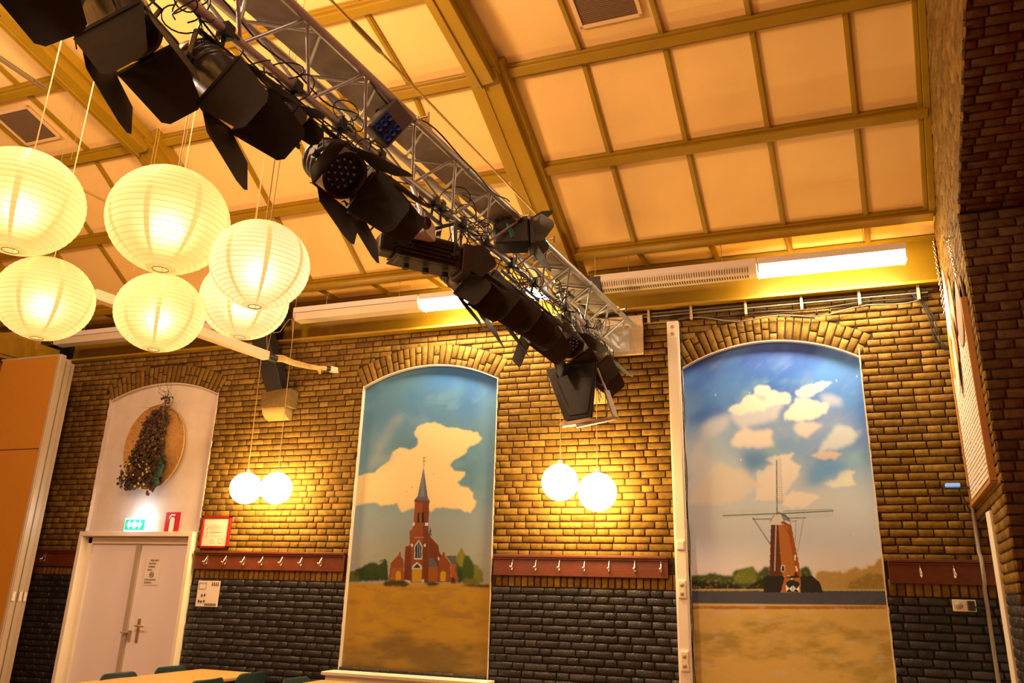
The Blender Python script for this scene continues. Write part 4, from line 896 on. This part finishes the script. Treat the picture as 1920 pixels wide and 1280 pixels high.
# ------------------------------------------------------------------ strip lights along the eaves
LOUV = mat('louvre_white',(.70,.60,.46),.4); TUBE = mat('lit_diffuser',(1,1,1),.4,emit=(1,.78,.46),estr=80)
DARKS = mat('louvre_gap',(.10,.07,.04),.7)
def strip(p0, p1, lit, label, xlim=None):
    y0, y1 = 6.66, 6.85; zt, zm, zb = 2.868+H, 2.805+H, 2.735+H
    x0 = at(*p0,y0).x; x1 = at(*p1,y0).x; t = thing('strip_light',label,'ceiling light',((x0+x1)/2,6.755,zt),'strip lights along the eaves')
    mb = MB(t.location); mb.box(((x0+x1)/2,6.755,(zt+zm)/2),(x1-x0,.19,zt-zm)); mb.build('housing', WHITEM, t, bevel=.003)
    mb = MB(t.location)
    for x in (x0+.3,x1-.3):
        mb = MB(t.location); mb.tube([(x,6.82,zt-.01),(x,6.82,3.13+H)],.0025,5); mb.build('hanging_wire', BRASS, t)
    vs = [(x,y,z) for x in (x0,x1) for y,z in ((y0,zm),(y0+.035,zb),(y1-.03,zb),(y1,zm))]
    mb = MB(t.location); mb.add(vs,[(0,1,2,3),(7,6,5,4),(0,4,5,1),(1,5,6,2),(2,6,7,3)])
    if lit:
        mb.build('lit_diffuser', TUBE, t)
        al = bpy.data.lights.new('strip_light_glow','AREA'); al.shape = 'RECTANGLE'; al.size = x1-x0-.05; al.size_y = .12; al.energy = 26; al.color = (1,.78,.46)
        ao = bpy.data.objects.new('strip_light_glow',al); sc.collection.objects.link(ao); ao.location = ((x0+x1)/2,6.755,zb-.012); ao.rotation_euler = (.25,0,0)
        mb = MB(t.location)
        for x in (x0+.006,x1-.006): mb.box((x,6.755,(zm+zb)/2),(.012,.19,zm-zb))
        mb.build('end_cap', WHITEM, t)
    else:
        mb.build('louvre_tray', LOUV, t); mb = MB(t.location); n = int((x1-x0-.1)/.022)
        if label.startswith('unlit strip light right'):
            for i in range(n):
                x = x0+.06+i*.022; mb.bar((x,y0+.006,zm-.012),(x,y0+.026,zm-.052),.012,.004,up=(1,0,0))
            for i in range(n): mb.box((x0+.06+i*.022,y0+.08,zb-.001),(.010,.06,.003))
            mb.build('louvre_slots', DARKS, t)
        else:
            mb.box(((x0+x1)/2,y0-.002,zm),(x1-x0,.004,.004)); mb.build('shadow_gap', DARKS, t)
strip((1113,540),(1419,510),False,'unlit strip light right of the truss, with a slotted louvre')
strip((1421,510),(1699,460),True,'lit strip light above the windmill mural')
strip((548,595),(782,570),False,'long unlit strip light above the church mural')
strip((784,570),(1022,540),True,'lit strip light above the church mural, partly hidden by the spotlights')
strip((100,625),(486,590),False,'unlit strip light behind the paper lanterns, above the flower niche')
# ------------------------------------------------------------------ lighting truss
SL = .13; TD = Vector((SL,1,0)).normalized(); TX = Vector((1,-SL,0)).normalized(); TZ = Vector((0,0,1)); HH = .0975
TC = lambda y,a=0,b=0: Vector((-1.452+SL*(y-7),y,2.19+H))+TX*a*.143*max(0,(b+1)/2)+TZ*(b+1)*.123
t = thing('lighting_truss','long aluminium lattice truss running from the wall over the hall, carrying the spotlights','lighting truss',TC(3.8))
for a,b in ((0,-1),(-1,1),(1,1)):
    mb = MB(t.location); mb.tube([TC(.4,a,b),TC(6.935,a,b)],.0225,14)
    for y in (1.9,3.9,5.9): mb.tube([TC(y-.05,a,b),TC(y+.05,a,b)],.028,14)
    mb.build('chord', ALU, t)
def brace(nm, pa, pb, ph=0):
    mb = MB(t.location); y = .5+ph; P = .215; i = 0
    while y < 6.85:
        A, B = (pa,pb) if i%2 == 0 else (pb,pa)
        mb.tube([TC(y,*A),TC(min(y+P,6.9),*B)],.009,8); y += P; i += 1
    mb.build(nm, ALU, t)
brace('bracing',(0,-1),(1,1)); brace('bracing',(0,-1),(-1,1)); brace('bracing',(-1,1),(1,1),.1)
mb = MB(t.location); mb.bar(TC(.4,0,1)+TZ*.034,TC(6.6,0,1)+TZ*.034,.20,.02)
mb.build('cable_plank', GREYP, t)
pc = at(1155,640,6.97); a = at(1195,592,6.96); b = at(1138,668,6.96)
tt = thing('truss_wall_plate','cream board screwed to the bricks at the wall end of the truss','wall plate',(pc.x,7,b.z))
mb = MB(tt.location); mb.box(((a.x+b.x)/2,6.965,(a.z+b.z)/2),(abs(a.x-b.x)+.10,.04,abs(a.z-b.z))); mb.build('board', mat('cream_board',(.58,.44,.27),.7,noise=.12,nscale=20), tt, bevel=.003)
mb = MB(tt.location); mb.box(TC(6.9,0,-.0)-Vector((0,.02,.02)),(.24,.03,.24)); mb.build('end_plate', ALU, tt, bevel=.003)
# tie rod with turnbuckle
a = Vector((-2.407,3.25,3.371+H)); b = Vector((-2.023,6.2,3.302+H)); a2 = a-(b-a)*.5
t = thing('tie_rod','thin ochre steel tie rod with a turnbuckle, running above the truss','tie rod',(a+b)/2)
mb = MB(t.location); mb.tube([a2,b],.009,8); mb.build('rod', mat('ochre_steel',(.42,.27,.06),.4,metal=.3), t)
c = at(690,72,3.75); c = a+(b-a)*.12; d_ = (b-a).normalized(); mb = MB(t.location); mb.tube([c-d_*.17,c-d_*.13,c+d_*.13,c+d_*.17],[.008,.018,.018,.008],8); mb.build('turnbuckle', mat('dark_ochre_steel',(.22,.13,.04),.4,metal=.3), t)
t = thing('tie_rod','thin steel tie rod behind the paper lanterns at upper left','tie rod',(-5.6,5.2,3.3+H))
mb = MB(t.location); mb.tube([(-6.0,2.6,3.34+H),(-5.55,6.3,3.29+H)],.010,8); mb.build('rod', mat('ochre_steel',(.42,.27,.06),.4,metal=.3), t)
t = thing('curtain_track','short grey double track hanging below the boards at the upper left edge','track',(-5.65,3.3,3.9+H))
mb = MB(t.location); mb.tube([(-5.65,2.5,3.9+H),(-5.65,3.93,3.9+H)],.012,8); mb.build('rail', mat('track_grey',(.16,.11,.06),.5), t)
mb = MB(t.location); mb.tube([(-5.61,2.5,3.9+H),(-5.61,3.95,3.9+H)],.008,8); mb.build('rail', mat('track_grey',(.16,.11,.06),.5), t)
mb = MB(t.location); mb.tube([(-5.63,3.0,3.9+H),(-5.63,3.0,4.84+H)],.005,6); mb.build('hanger', mat('track_grey',(.16,.11,.06),.5), t)
# ------------------------------------------------------------------ spotlights
LENSM = mat('led_lens',(.22,.36,.80),.18,metal=.8,spec=1)
WHITEF = mat('pale_housing',(.50,.40,.36),.5)
def yoke(t, c, side, r, top, mtl=BLACK, a=-1):
    ch = TC(c.y,a,-1)
    up = (ch-c); up = up.normalized(); s = Vector(side); s = (s-up*s.dot(up)).normalized(); L_ = min(top,(ch-c).length-.08)
    p0 = [c+s*q*(r+.018) for q in (-1,1)]; p1 = [p+up*L_ for p in p0]
    mb = MB(t.location)
    for p,q in zip(p0,p1): mb.bar(p-up*.03,q,.034,.006,up=s)
    mb.bar(p1[0],p1[1],.034,.008,up=up); 
    for p in p0: mb.tube([p-s*.02,p+s*.02],.018,10)
    mb.build('yoke', mtl, t, bevel=.002)
    mb = MB(t.location); mb.tube([c+up*L_,ch-up*.02],.011,8); mb.box(ch-up*.0,(.06,.05,.065)); mb.tube([ch+TX*.02-up*.03,ch+TX*.07-up*.05],.006,6); mb.box(ch+TX*.075-up*.05,(.012,.04,.012)); mb.build('clamp', BLACK, t, bevel=.004)
def flap(t, c, M3, e, spec, s, k):
    ang,l_,w0,w1 = spec; a = math.radians(ang); z = M3.col[2]; ex = M3@Vector((math.cos(e),math.sin(e),0)); tx = M3@Vector((-math.sin(e),math.cos(e),0))
    h = c+ex*s; d = z*math.cos(a)+ex*math.sin(a); nrm = d.cross(tx).normalized(); ch = .25*w1
    if w1 < w0:
        r_ = .02; P = [h+tx*w0/2, h+d*(l_-r_)+tx*(w1/2+.006), h+d*l_+tx*(w1/2-r_), h+d*l_-tx*(w1/2-r_), h+d*(l_-r_)-tx*(w1/2+.006), h-tx*w0/2]
    else:
        P = [h+tx*w0/2, h+d*l_*.42+tx*w1/2, h+d*l_*.97+tx*w1*.10, h+d*l_, h+d*l_*.93-tx*w1*.14, h+d*l_*.42-tx*w1/2, h-tx*w0/2]
    mb = MB(t.location); mb.slab(P,nrm*.0022); o = mb.build('barn_door', FLAPM, t)
    mb = MB(t.location); mb.tube([h+tx*w0*.45,h-tx*w0*.45],.004,6); mb.tube([h+tx*w0*.47,h+tx*w0*.5+d*.05],.003,6); mb.build('hinge', BLACK, o)
def par(px, py, y, aim, label, r=.105, L_=.27, flaps=((25,.22,.2,.26),)*4, roll=0., led=0, tiltup=None, body=None, top=.17, yk=True, rings=3, s=.115):
    c = at(px,py,y); z = cdir(*aim); M3 = basis(z, cdir(0,-1,0) if tiltup is None else cdir(*tiltup)); M3 = M3@Matrix.Rotation(math.radians(roll),3,'Z')
    t = thing('stage_spotlight', label, 'spotlight', c, 'black stage spotlights hanging under the truss')
    prof = [(.0,-L_),(r*.45,-L_),(r*.62,-L_*.97),(r*.66,-L_*.86),(r*.98,-L_*.80)]
    for i in range(rings):
        q = -L_*(.76-.12*i); prof += [(r,q),(r,q+L_*.06),(r*.93,q+L_*.065),(r*.93,q+L_*.095)]
    prof += [(r,-L_*.36),(r,-.02),(r*1.06,-.018),(r*1.06,0),(r*.95,0),(r*.93,-.06)]
    mb = MB(c); mb.lathe(prof,c,M3,36); mb.build('housing', body or mat('black_lacquer',(.045,.036,.03),.28,noise=.1,nscale=12,spec=.6), t)
    mb = MB(c)
    if led:
        mb.disc(c-z*.045,r*.94,M3,32); o = mb.build('lens_plate', BLKPL, t)
        for rad,n in ((0,1),(.32,6),(.64,12),(.88,0)):
            for i in range(n):
                a = 2*math.pi*i/n; p = c-z*.042+M3@Vector((rad*r*math.cos(a),rad*r*math.sin(a),0)); mb = MB(c); mb.sphere(p,.0135,14,sc_=(1,1,.8),rot=M3); mb.build('led_lens', LENSM, o)
    else:
        mb.lathe([(.0,-.02),(r*.5,-.025),(r*.93,-.05)],c,M3,32); mb.build('lens', GLASSD, t)
    mb = MB(c)                                # square gel frame carrying the barn doors
    for e in range(4):
        a = e*math.pi/2; ex = M3@Vector((math.cos(a),math.sin(a),0)); mb.bar(c+ex*s+z*.006-(M3@Vector((-math.sin(a),math.cos(a),0)))*s, c+ex*s+z*.006+(M3@Vector((-math.sin(a),math.cos(a),0)))*s, .012, .014, up=z)
    mb.build('front_frame', BLACK, t)
    for e,sp_ in enumerate(flaps):
        if sp_: flap(t,c+z*.012,M3,e*math.pi/2,sp_,s,e)
    if yk: yoke(t, c-z*L_*.45, TD, r, top)
    return t
# order of the flaps: image right, near side, image left, far side
W = lambda an,l=.235,w0=.26,w1=.165: (an,l,w0,w1)      # tapering door
V = lambda an,l=.33,w0=.2,w1=.28: (an,l,w0,w1)         # long winged door
par(14,-100,1.27,(.42,-.2,-.85),'black spotlight cut by the top left corner of the photo',r=.11,flaps=(V(14,.25),W(14),V(10,.2),W(30,.2)),roll=-8,s=.12)
par(240,72,1.78,(.45,-.22,-.85),'large black spotlight second from the upper left end of the truss',r=.118,L_=.34,flaps=(V(8,.28),W(6,.22,.28,.17),V(2,.34),W(34,.235)),s=.128)
par(440,178,2.16,(.70,-.30,-.62),'black spotlight third from the upper left end, its near flap square to the viewer',r=.11,L_=.32,flaps=(V(6,.26),W(4,.25),V(22,.35),W(32,.22)),s=.12)
par(556,226,2.56,(.62,-.3,-.5),'small black spotlight hanging just before the first lens-faced one',r=.055,L_=.15,flaps=(W(25,.09,.11,.08),W(5,.09,.11,.08),W(25,.09,.11,.08),W(30,.09,.11,.08)),s=.058)
par(648,330,2.85,(.62,-.60,-.50),'spotlight with a face of many small round lenses, upper one of the two',r=.112,L_=.29,led=1,flaps=(V(10,.36,.2,.2),W(50,.2),V(18,.34),W(26,.25)),s=.122)
par(690,360,3.2,(.66,-.45,-.58),'black spotlight behind the wide open flaps of the upper lens-faced one',r=.105,flaps=(V(4,.36),W(40,.16),V(20,.36),W(24,.26)),s=.118)
par(884,536,4.05,(.66,-.45,-.58),'black spotlight hanging below the long profile spotlight',r=.095,L_=.26,flaps=(V(8,.22,.18,.24),W(4,.17,.2,.15),V(10,.26,.18,.24),W(30,.2,.2,.15)),s=.10)
par(915,545,4.35,(.70,-.42,-.58),'black spotlight below the truss with a broad dark flap facing the viewer',r=.105,flaps=(V(0,.36),W(4,.27,.27,.19),V(16,.34),W(30,.25)),s=.12)
par(965,578,4.72,(.70,-.42,-.58),'black spotlight in the middle of the three overlapping dark ones',r=.10,flaps=(V(0,.36),W(6,.24),V(14,.3),W(30,.25)),s=.118)
par(1006,612,5.1,(.62,-.42,-.66),'black spotlight left of the loudspeaker with a grey flap hanging down',r=.10,flaps=(V(8,.34),W(6,.24),W(62,.2,.23,.2),W(30,.26)),s=.118)
par(1072,652,5.62,(.30,-.72,-.60),'spotlight with a face of small round lenses above the black loudspeaker',r=.10,L_=.26,led=1,flaps=(V(30,.24),W(46,.19,.25,.2),V(26,.18),W(60,.16,.25,.2)),roll=10,s=.115)
par(1124,690,6.1,(.55,-.45,-.66),'black spotlight last before the wall, right of the loudspeaker',r=.095,L_=.24,flaps=(V(12,.24),W(16,.2),V(10,.22),W(30,.2)),s=.11)
# long profile spotlight
def profile():
    c = at(800,478,3.75); f = at(893,500,3.98); z = (f-c).normalized(); M3 = basis(z); t = thing('profile_spotlight','long black profile spotlight with cooling fins, pointing right under the truss','spotlight',c)
    mb = MB(c); L0 = .26
    mb.box(c,(.155,.15,.40),M3); mb.box(c-z*.24,(.12,.11,.12),M3); mb.box(c-z*.0+M3@Vector((0,.06,0)),(.17,.06,.34),M3); mb.build('housing', mat('profile_black',(.026,.02,.016),.35,spec=.5), t, bevel=.02)
    mb = MB(c)
    for i in range(6): mb.box(c+M3@Vector((0,-.07+.025*i,-.03)),(.175,.007,.36),M3)
    mb.build('cooling_fins', mat('fin_black',(.02,.016,.013),.3,spec=.5), t)
    mb = MB(c); mb.box(c+z*.22,(.18,.18,.06),M3); mb.build('front_collar', mat('collar_brown',(.05,.04,.03),.4), t, bevel=.005)
    mb = MB(c)
    for k in range(3): mb = MB(c); q = c+z*(-.12+.12*k)+M3@Vector((-.0,-.085,0)); mb.tube([q,q+M3@Vector((0,-.03,0))],.02,12); mb.build('focus_knob', BLKPL, t)
    for e,sp_ in enumerate(((5,.15,.16,.2),(8,.15,.16,.2),(5,.15,.16,.2),(8,.15,.16,.2))): flap(t,c+z*.25,M3,e*math.pi/2,sp_,.09,e)
    text('studio', c+M3@Vector((-.09 if False else .09,-.02,.1)), .03, mat('pale_print',(.4,.36,.3),.5), t, off=c) if False else None
    mb = MB(c); mb.tube([c-z*.30,c-z*.33+Vector((0,0,-.0)),c-z*.35+Vector((0,0,.06)),c-z*.30+Vector((0,0,.14)),c-z*.2+Vector((0,0,.18))],.007,6); mb.build('power_lead', RUBBER, t)
    yoke(t,c+z*.08,TX,.09,.2); yoke(t,c-z*.02,TD,.09,.24)
profile()
# box fresnel on the right chord
def fresnel():
    c = at(958,443,4.62); z = cdir(1,.05,.04); M3 = basis(z); t = thing('box_spotlight','black box spotlight on the right side of the truss, its flaps open to the right','spotlight',c)
    mb = MB(c); mb.box(c,(.19,.18,.24),M3); mb.build('housing', BLKPL, t, bevel=.012)
    mb = MB(c)
    for i in range(5): mb.box(c+M3@Vector((0,.095,-.09+i*.035)),(.17,.012,.012),M3)
    mb.build('vent_fins', BLACK, t)
    mb = MB(c); mb.box(c+z*.14,(.2,.2,.03),M3); mb.build('front_frame', BLACK, t, bevel=.003)
    for e,sp_ in enumerate(((35,.15,.17,.2),(28,.17,.18,.2),(30,.15,.17,.2),(58,.2,.18,.2))): flap(t,c+z*.155,M3,e*math.pi/2,sp_,.1,e)
    mb = MB(c); mb.box(c+M3@Vector((.0,.03,.0))+cdir(-.0,-1,0)*.115,(.012,.03,.1),basis(cdir(.3,0,-.8))); mb.build('green_tag', mat('green_tape',(.06,.30,.22),.5), t)
    mb = MB(c); ch = TC(c.y,1,1); mb.bar(c+Vector((0,0,.09)),ch,.03,.008); mb.box(ch,(.06,.06,.06)); mb.build('clamp', BLACK, t)
fresnel()
# pale LED fixture with a round lens
c = at(785,425,3.62); z = cdir(.5,-.8,-.3); M3 = basis(z); t = thing('pale_moving_light','pale grey lamp housing with a round dark lens, above the profile spotlight','spotlight',c)
mb = MB(c); mb.slab([at(*q,3.62) for q in ((748,372),(800,404),(808,418),(808,444),(775,449),(742,450),(735,400))],(0,.14,0)); mb.build('housing', WHITEF, t, bevel=.01)
lc_ = at(798,418,3.54); mb = MB(c); M3 = basis(cdir(.7,-.7,0)); mb.lathe([(.034,-.01),(.036,.008),(.028,.012),(.024,.006),(.0,.004)],lc_,M3,24); mb.build('round_lens', GLASSD, t)
mb = MB(c); q = at(775,400,3.62); mb.bar(q,TC(3.62,-1,-1),.05,.012); mb.build('bracket', WHITEF, t)
# black loudspeaker with pale bracket
y = 5.65; Q = lambda px,py,y=y: at(px,py,y)
c = Q(1070,740); t = thing('loudspeaker','black tapered loudspeaker hanging at the wall end of the truss','loudspeaker',Q(1072,803))
fr = [Q(1038,690),Q(1068,706),Q(1116,722),Q(1103,785),Q(1054,797)]
fr = [Q(1036,668),Q(1121,722),Q(1106,786),Q(1062,803)]
bk = [Q(1022,676,6.0),Q(1060,690,6.0),Q(1095,780,6.0),Q(1054,806,6.0)]
def hexa(f, b): mb.add(f+b,[(0,1,2,3),(7,6,5,4),(0,4,5,1),(1,5,6,2),(2,6,7,3),(3,7,4,0)])
ax = (Q(1083,795)-Q(1070,680)).normalized(); u_ = cdir(.92,-.35,-.12); u_ = (u_-ax*u_.dot(ax)).normalized(); v_ = ax.cross(u_).normalized()
if v_.dot(cdir(0,-1,0)) < 0: v_ = -v_
o_ = Q(1071,683,5.72); W0, W1, Hh, Dp = .42, .20, .45, .28
P_ = lambda a,l,d: o_+u_*a+ax*l-v_*d
F_ = [P_(-W0/2,0,0),P_(W0/2,0,0),P_(W1/2+.02,Hh,.0),P_(-W1/2,Hh,0)]; B_2 = [P_(-W0/2-.02,.0,Dp),P_(W0/2-.08,0,Dp),P_(W1/2-.04,Hh,Dp*.7),P_(-W1/2-.02,Hh,Dp*.7)]
mb = MB(t.location); hexa(F_,B_2); mb.build('cabinet', mat('speaker_black',(.022,.017,.012),.25,spec=.6), t, bevel=.014)
mb = MB(t.location); mb.slab([P_(-W0/2+.04,.09,-.006),P_(W0/2-.05,.13,-.006),P_(W1/2-.01,Hh-.04,-.006),P_(-W1/2+.04,Hh-.04,-.006)],v_*.01); mb.build('grille', mat('grille_black',(.022,.018,.014),.5), t, bevel=.004)
mb = MB(t.location); mb.slab([P_(-W0/2+.05,.05,.004),P_(-W0/2+.085,.05,.004),P_(-W1/2+.06,Hh-.1,.004),P_(-W1/2+.03,Hh-.1,.004)],v_*.03); mb.build('front_rib', mat('speaker_black',(.04,.03,.022),.25), t, bevel=.006)
e = P_(0,Hh+.01,.06); mb = MB(t.location); mb.bar(P_(-W1/2-.01,Hh+.015,.02),P_(W1/2+.0,Hh+.01,.02),.05,.03); mb.tube([P_(-W1/2-.01,Hh-.01,.02),P_(-W1/2-.0,Hh+.03,.02)],.03,12); mb.build('bottom_plate', mat('pale_bracket',(.62,.48,.28),.5), t, bevel=.004)
mb = MB(t.location); A = P_(W1/2-.12,Hh+.04,.02); Bq = Q(1154,783,5.8); Cq = Q(1137,732,5.9); mb.bar(A,Bq,.045,.028); mb.bar(Bq,Cq,.045,.02); mb.bar(Cq,TC(5.9,1,-1),.04,.012); mb.build('mounting_bracket', mat('grey_bracket',(.46,.40,.33),.45), t, bevel=.003)
mb = MB(t.location); mb.bar(P_(0,.02,.15),TC(5.75,-1,-1),.04,.02); mb.build('hanger', BLACK, t)
# socket box with blue outlets
c = at(728,232,3.12); ax3 = Matrix((TD,TX,TZ)).transposed(); t = thing('socket_box','grey distribution box with blue sockets clamped on the side of the truss','distribution box',c)
z = cdir(.55,-.8,-.1); M3 = basis(z, TZ)
mb = MB(c); mb.box(c,(.15,.22,.10),M3@Matrix.Rotation(-.5,3,'Z')); mb.build('housing', mat('box_grey',(.12,.10,.085),.5), t, bevel=.01)
MM = M3@Matrix.Rotation(-.5,3,'Z'); mb = MB(c); mb.box(c+z*.053+MM@Vector((.0,-.045,0)),(.13,.12,.012),MM); pl = mb.build('blue_panel', mat('socket_blue',(.006,.02,.10),.4), t, bevel=.006)
for i in range(3):
    for j in range(2):
        mb = MB(c); q = c+z*.058+MM@Vector((-.032+.064*j,-.085+.04*i,0)); mb.lathe([(.018,0),(.018,.012),(.013,.013),(.012,.003),(.0,.003)],q,MM,20); mb.build('blue_socket', mat('socket_bright_blue',(.006,.05,.26),.35), pl)
mb = MB(c); q = c+MM@Vector((-.0,.13,0)); mb.tube([q,q+TZ*.06-TX*.06,q+TZ*.09-TX*.12,q+TZ*.02-TX*.17,q-TZ*.08-TX*.16],.013,10); mb.build('thick_lead', RUBBER, t)
mb = MB(c); q = c-z*.06; mb.bar(q,TC(3.12,1,1),.05,.02); mb.build('clamp', BLACK, t)
# cables and ties along the truss
rr = random.Random(21)
def cable(y0, y1, a0, b0, sagf, r=.0045):
    mb = MB(); n = 26; pts = []
    ph = rr.uniform(0,6)
    for i in range(n+1):
        s = i/n; y = y0+(y1-y0)*s; p = TC(y,a0+.35*math.sin(ph+s*7),b0+.3*math.cos(ph+s*9))-TZ*(sagf*abs(math.sin(math.pi*s*3+ph))**2); pts.append(p)
    mb.tube(pts,r,6); tag(mb.build('power_cable', RUBBER),'thin black cable strung loosely along the lighting truss','cable','black cables strung along the lighting truss')
for y0,y1,a,b,s in ((.8,3.2,-1,-1.1,.04),(1.2,3.9,-.6,-1.2,.09),(2.2,4.6,-1,-.6,.07),(3.0,5.4,-.4,-1.2,.10),(3.6,6.0,-1.1,-1,.05),(4.2,6.6,.2,-1.2,.09),(4.8,6.8,-.9,-1.3,.12),(2.9,4.4,1.1,1.1,.03),(1.5,3.0,.3,-.2,.05),(5.0,6.8,1.0,-.9,.1)): cable(y0,y1,a,b,s)
def tangle(y, a, b, n, R, lab):
    mb = MB()
    for _ in range(n):
        c = TC(y+rr.uniform(-R,R)*1.4,a,b)+Vector((rr.uniform(-R,R)*.5,0,rr.uniform(-R,R)*.8)); u = Vector((rr.gauss(0,1),rr.gauss(0,1),rr.gauss(0,1))).normalized(); v = u.orthogonal().normalized(); q = rr.uniform(.4,1)*R; e = rr.uniform(.4,1)
        mb.tube([c+u*q*math.cos(k*math.pi/8)+v*q*e*math.sin(k*math.pi/8) for k in range(15)],.0035,5)
    tag(mb.build('cable_tangle', RUBBER), lab, 'cable')
tangle(4.1,-.9,-1,16,.13,'tangle of black cable loops on the truss left of the box spotlight'); tangle(4.95,-.6,-1.3,12,.10,'tangle of black cable loops beside the lit strip light, under the truss'); tangle(3.0,-.7,-1,9,.10,'cable loops on the truss behind the blue socket box')
tangle(5.5,0,-1,10,.11,'cable loops on the truss above the lens-faced spotlight'); tangle(6.3,.3,-1,10,.12,'cable loops hanging at the wall end of the truss'); tangle(2.0,-.6,-1,7,.10,'cable loops on the truss above the third spotlight'); tangle(2.45,-.9,-1.2,6,.09,'cable loops by the small spotlight')
def hang(y, a, b, drop, w_, lab='thin black safety cord looping down from the truss'):
    mb = MB(); A = TC(y,a,b); B = TC(y+w_,a*.6,b); pts = [A+(B-A)*(i/16)-TZ*drop*math.sin(math.pi*i/16) for i in range(17)]; mb.tube(pts,.0035,6)
    tag(mb.build('safety_cord', RUBBER), lab, 'cord','safety cords looping down from the truss')
for y,a,b,dr,w_ in ((1.55,-1,-1,.25,.3),(2.0,-1,-1,.2,.25),(2.35,-1,-1,.15,.2),(2.75,-1,-1,.3,.15),(3.15,-1,-1,.22,.12),(3.3,-1,-1,.3,.3),(3.9,-1,-1,.22,.2),(4.3,-1,-1,.18,.3),(4.7,-.5,-1,.28,.2),(5.2,-1,-1,.2,.3),(5.7,1,-1,.3,.2),(6.0,1,-1,.45,.25),(6.35,1,-1,.6,.15),(6.55,.5,-1,.75,.1),(6.7,1,-1,.4,.1),(5.9,-1,-1,.25,.3)): hang(y,a,b,dr,w_)
for y,a in ((3.3,1),(4.55,1),(4.95,1),(6.5,1)):
    p = TC(y,a,1)+TX*.02; mb = MB(); mb.tube([p,p+TX*.06],.006,6); mb.bar(p+TX*.06-TZ*.028+TD*.01,p+TX*.065+TZ*.028,.012,.006); mb.tube([TC(y-.015,a,1),TC(y+.015,a,1)],.03,12); tag(mb.build('wing_clamp', CHROME,bevel=.002),'small clamp with a wing nut on the right chord of the truss','clamp','wing nut clamps on the truss')
for px,py in ((853,455),(790,398)):
    p = at(px,py,3.95 if px > 800 else 3.5); q = TC(p.y,-1,-1); mb = MB(); mb.tube([q,p],.014,10); mb.tube([p,p-TZ*.03],.022,10); tag(mb.build('hook_clamp', ALU),'short grey hook clamp stem under the left chord of the truss','clamp','hook clamp stems under the truss')
# ------------------------------------------------------------------ tables and chairs
LEGM = mat('grey_steel_leg',(.25,.25,.26),.4,metal=.6)
def table(x0, x1, y0, y1, label):
    t = thing('dining_table', label, 'table', ((x0+x1)/2,(y0+y1)/2,0),'beech tables at the bottom of the view'); c = t.location
    mb = MB(c); mb.box((c.x,c.y,.737),(x1-x0,y1-y0,.026)); mb.build('tabletop', WOODP, t, bevel=.004)
    mb = MB(c); mb.box((c.x,c.y,.70),(x1-x0-.12,y1-y0-.12,.045)); mb.build('apron', LEGM, t)
    for sx in (-1,1):
        for sy in (-1,1): mb = MB(c); mb.tube([(c.x+sx*(x1-x0-.12)/2,c.y+sy*(y1-y0-.12)/2,0),(c.x+sx*(x1-x0-.12)/2,c.y+sy*(y1-y0-.12)/2,.715)],.02,10); mb.build('leg', LEGM, t)
table(-5.42,-4.70,5.0,6.58,'beech topped table at the bottom left with four dark teal chairs'); table(-4.0,-3.28,4.9,6.42,'beech topped table near the white ledge, only a sliver of its top in view')
def chair(x, y, f, label):                  # f: +1 faces +x, -1 faces -x
    t = thing('stacking_chair', label, 'chair', (x,y,0),'dark teal chairs around the tables')
    R_ = Matrix.Rotation(0 if f > 0 else math.pi,3,'Z'); c = Vector((0,0,0)); mb = MB(); mb.off = Vector((0,0,1e-9))
    def shell(rows):
        k = len(rows[0]); vs = [p for r in rows for p in r]; n = len(rows)
        fs = [(i*k+j,i*k+j+1,(i+1)*k+j+1,(i+1)*k+j) for i in range(n-1) for j in range(k-1)]
        o = Vector((0,0,0)); mb.add([R_@Vector(p) for p in vs],fs,0,True)
    rows = [[(.21-.42*i/8,.22*math.sin(math.pi*(j/8-.5))*(1.0),.45-.012*math.cos(math.pi*(j/8-.5))+.01*(i/8)) for j in range(9)] for i in range(9)]
    shell(rows); s = mb.build('seat', TEAL, t); m_ = s.modifiers.new('t','SOLIDIFY'); m_.thickness = .012
    mb.__init__((0,0,1e-9)); zt = .795
    rows = []
    for i in range(11):
        a = i/10; z = .50+(zt-.50)*a; hw = .215*(1-.0*a) if a < .72 else .215*math.sqrt(max(.0,1-((a-.72)/.28)**2*.42)); 
        rows.append([(-.19-.05*a-.03*math.cos(math.pi*(j/10-.5)), hw*(j/5-1), z-.0) for j in range(11)])
    shell(rows); s = mb.build('backrest', TEAL, t); m_ = s.modifiers.new('t','SOLIDIFY'); m_.thickness = .012; m_ = s.modifiers.new('b','SUBSURF'); m_.levels = 1; m_.render_levels = 1
    for sy in (-1,1):
        mb.__init__((0,0,1e-9)); mb.tube([R_@Vector(p) for p in ((-.24,sy*.19,0),(-.19,sy*.18,.43),(-.225,sy*.17,.62))],.011,8); mb.build('leg', LEGM, t)
        mb.__init__((0,0,1e-9)); mb.tube([R_@Vector(p) for p in ((.22,sy*.19,0),(.17,sy*.18,.43))],.011,8); mb.build('leg', LEGM, t)
chair(-5.15,5.55,1,'teal chair left of the beech table, the nearer one on that side')
chair(-5.22,6.22,1,'teal chair left of the beech table, in front of the right door leaf')
chair(-4.78,5.60,-1,'teal chair right of the beech table, the nearer one on that side')
chair(-4.84,6.24,-1,'teal chair right of the beech table, the one nearer the dark bricks')
chair(-3.78,6.06,1,'blue grey chair at the second table, before the left end of the white ledge')
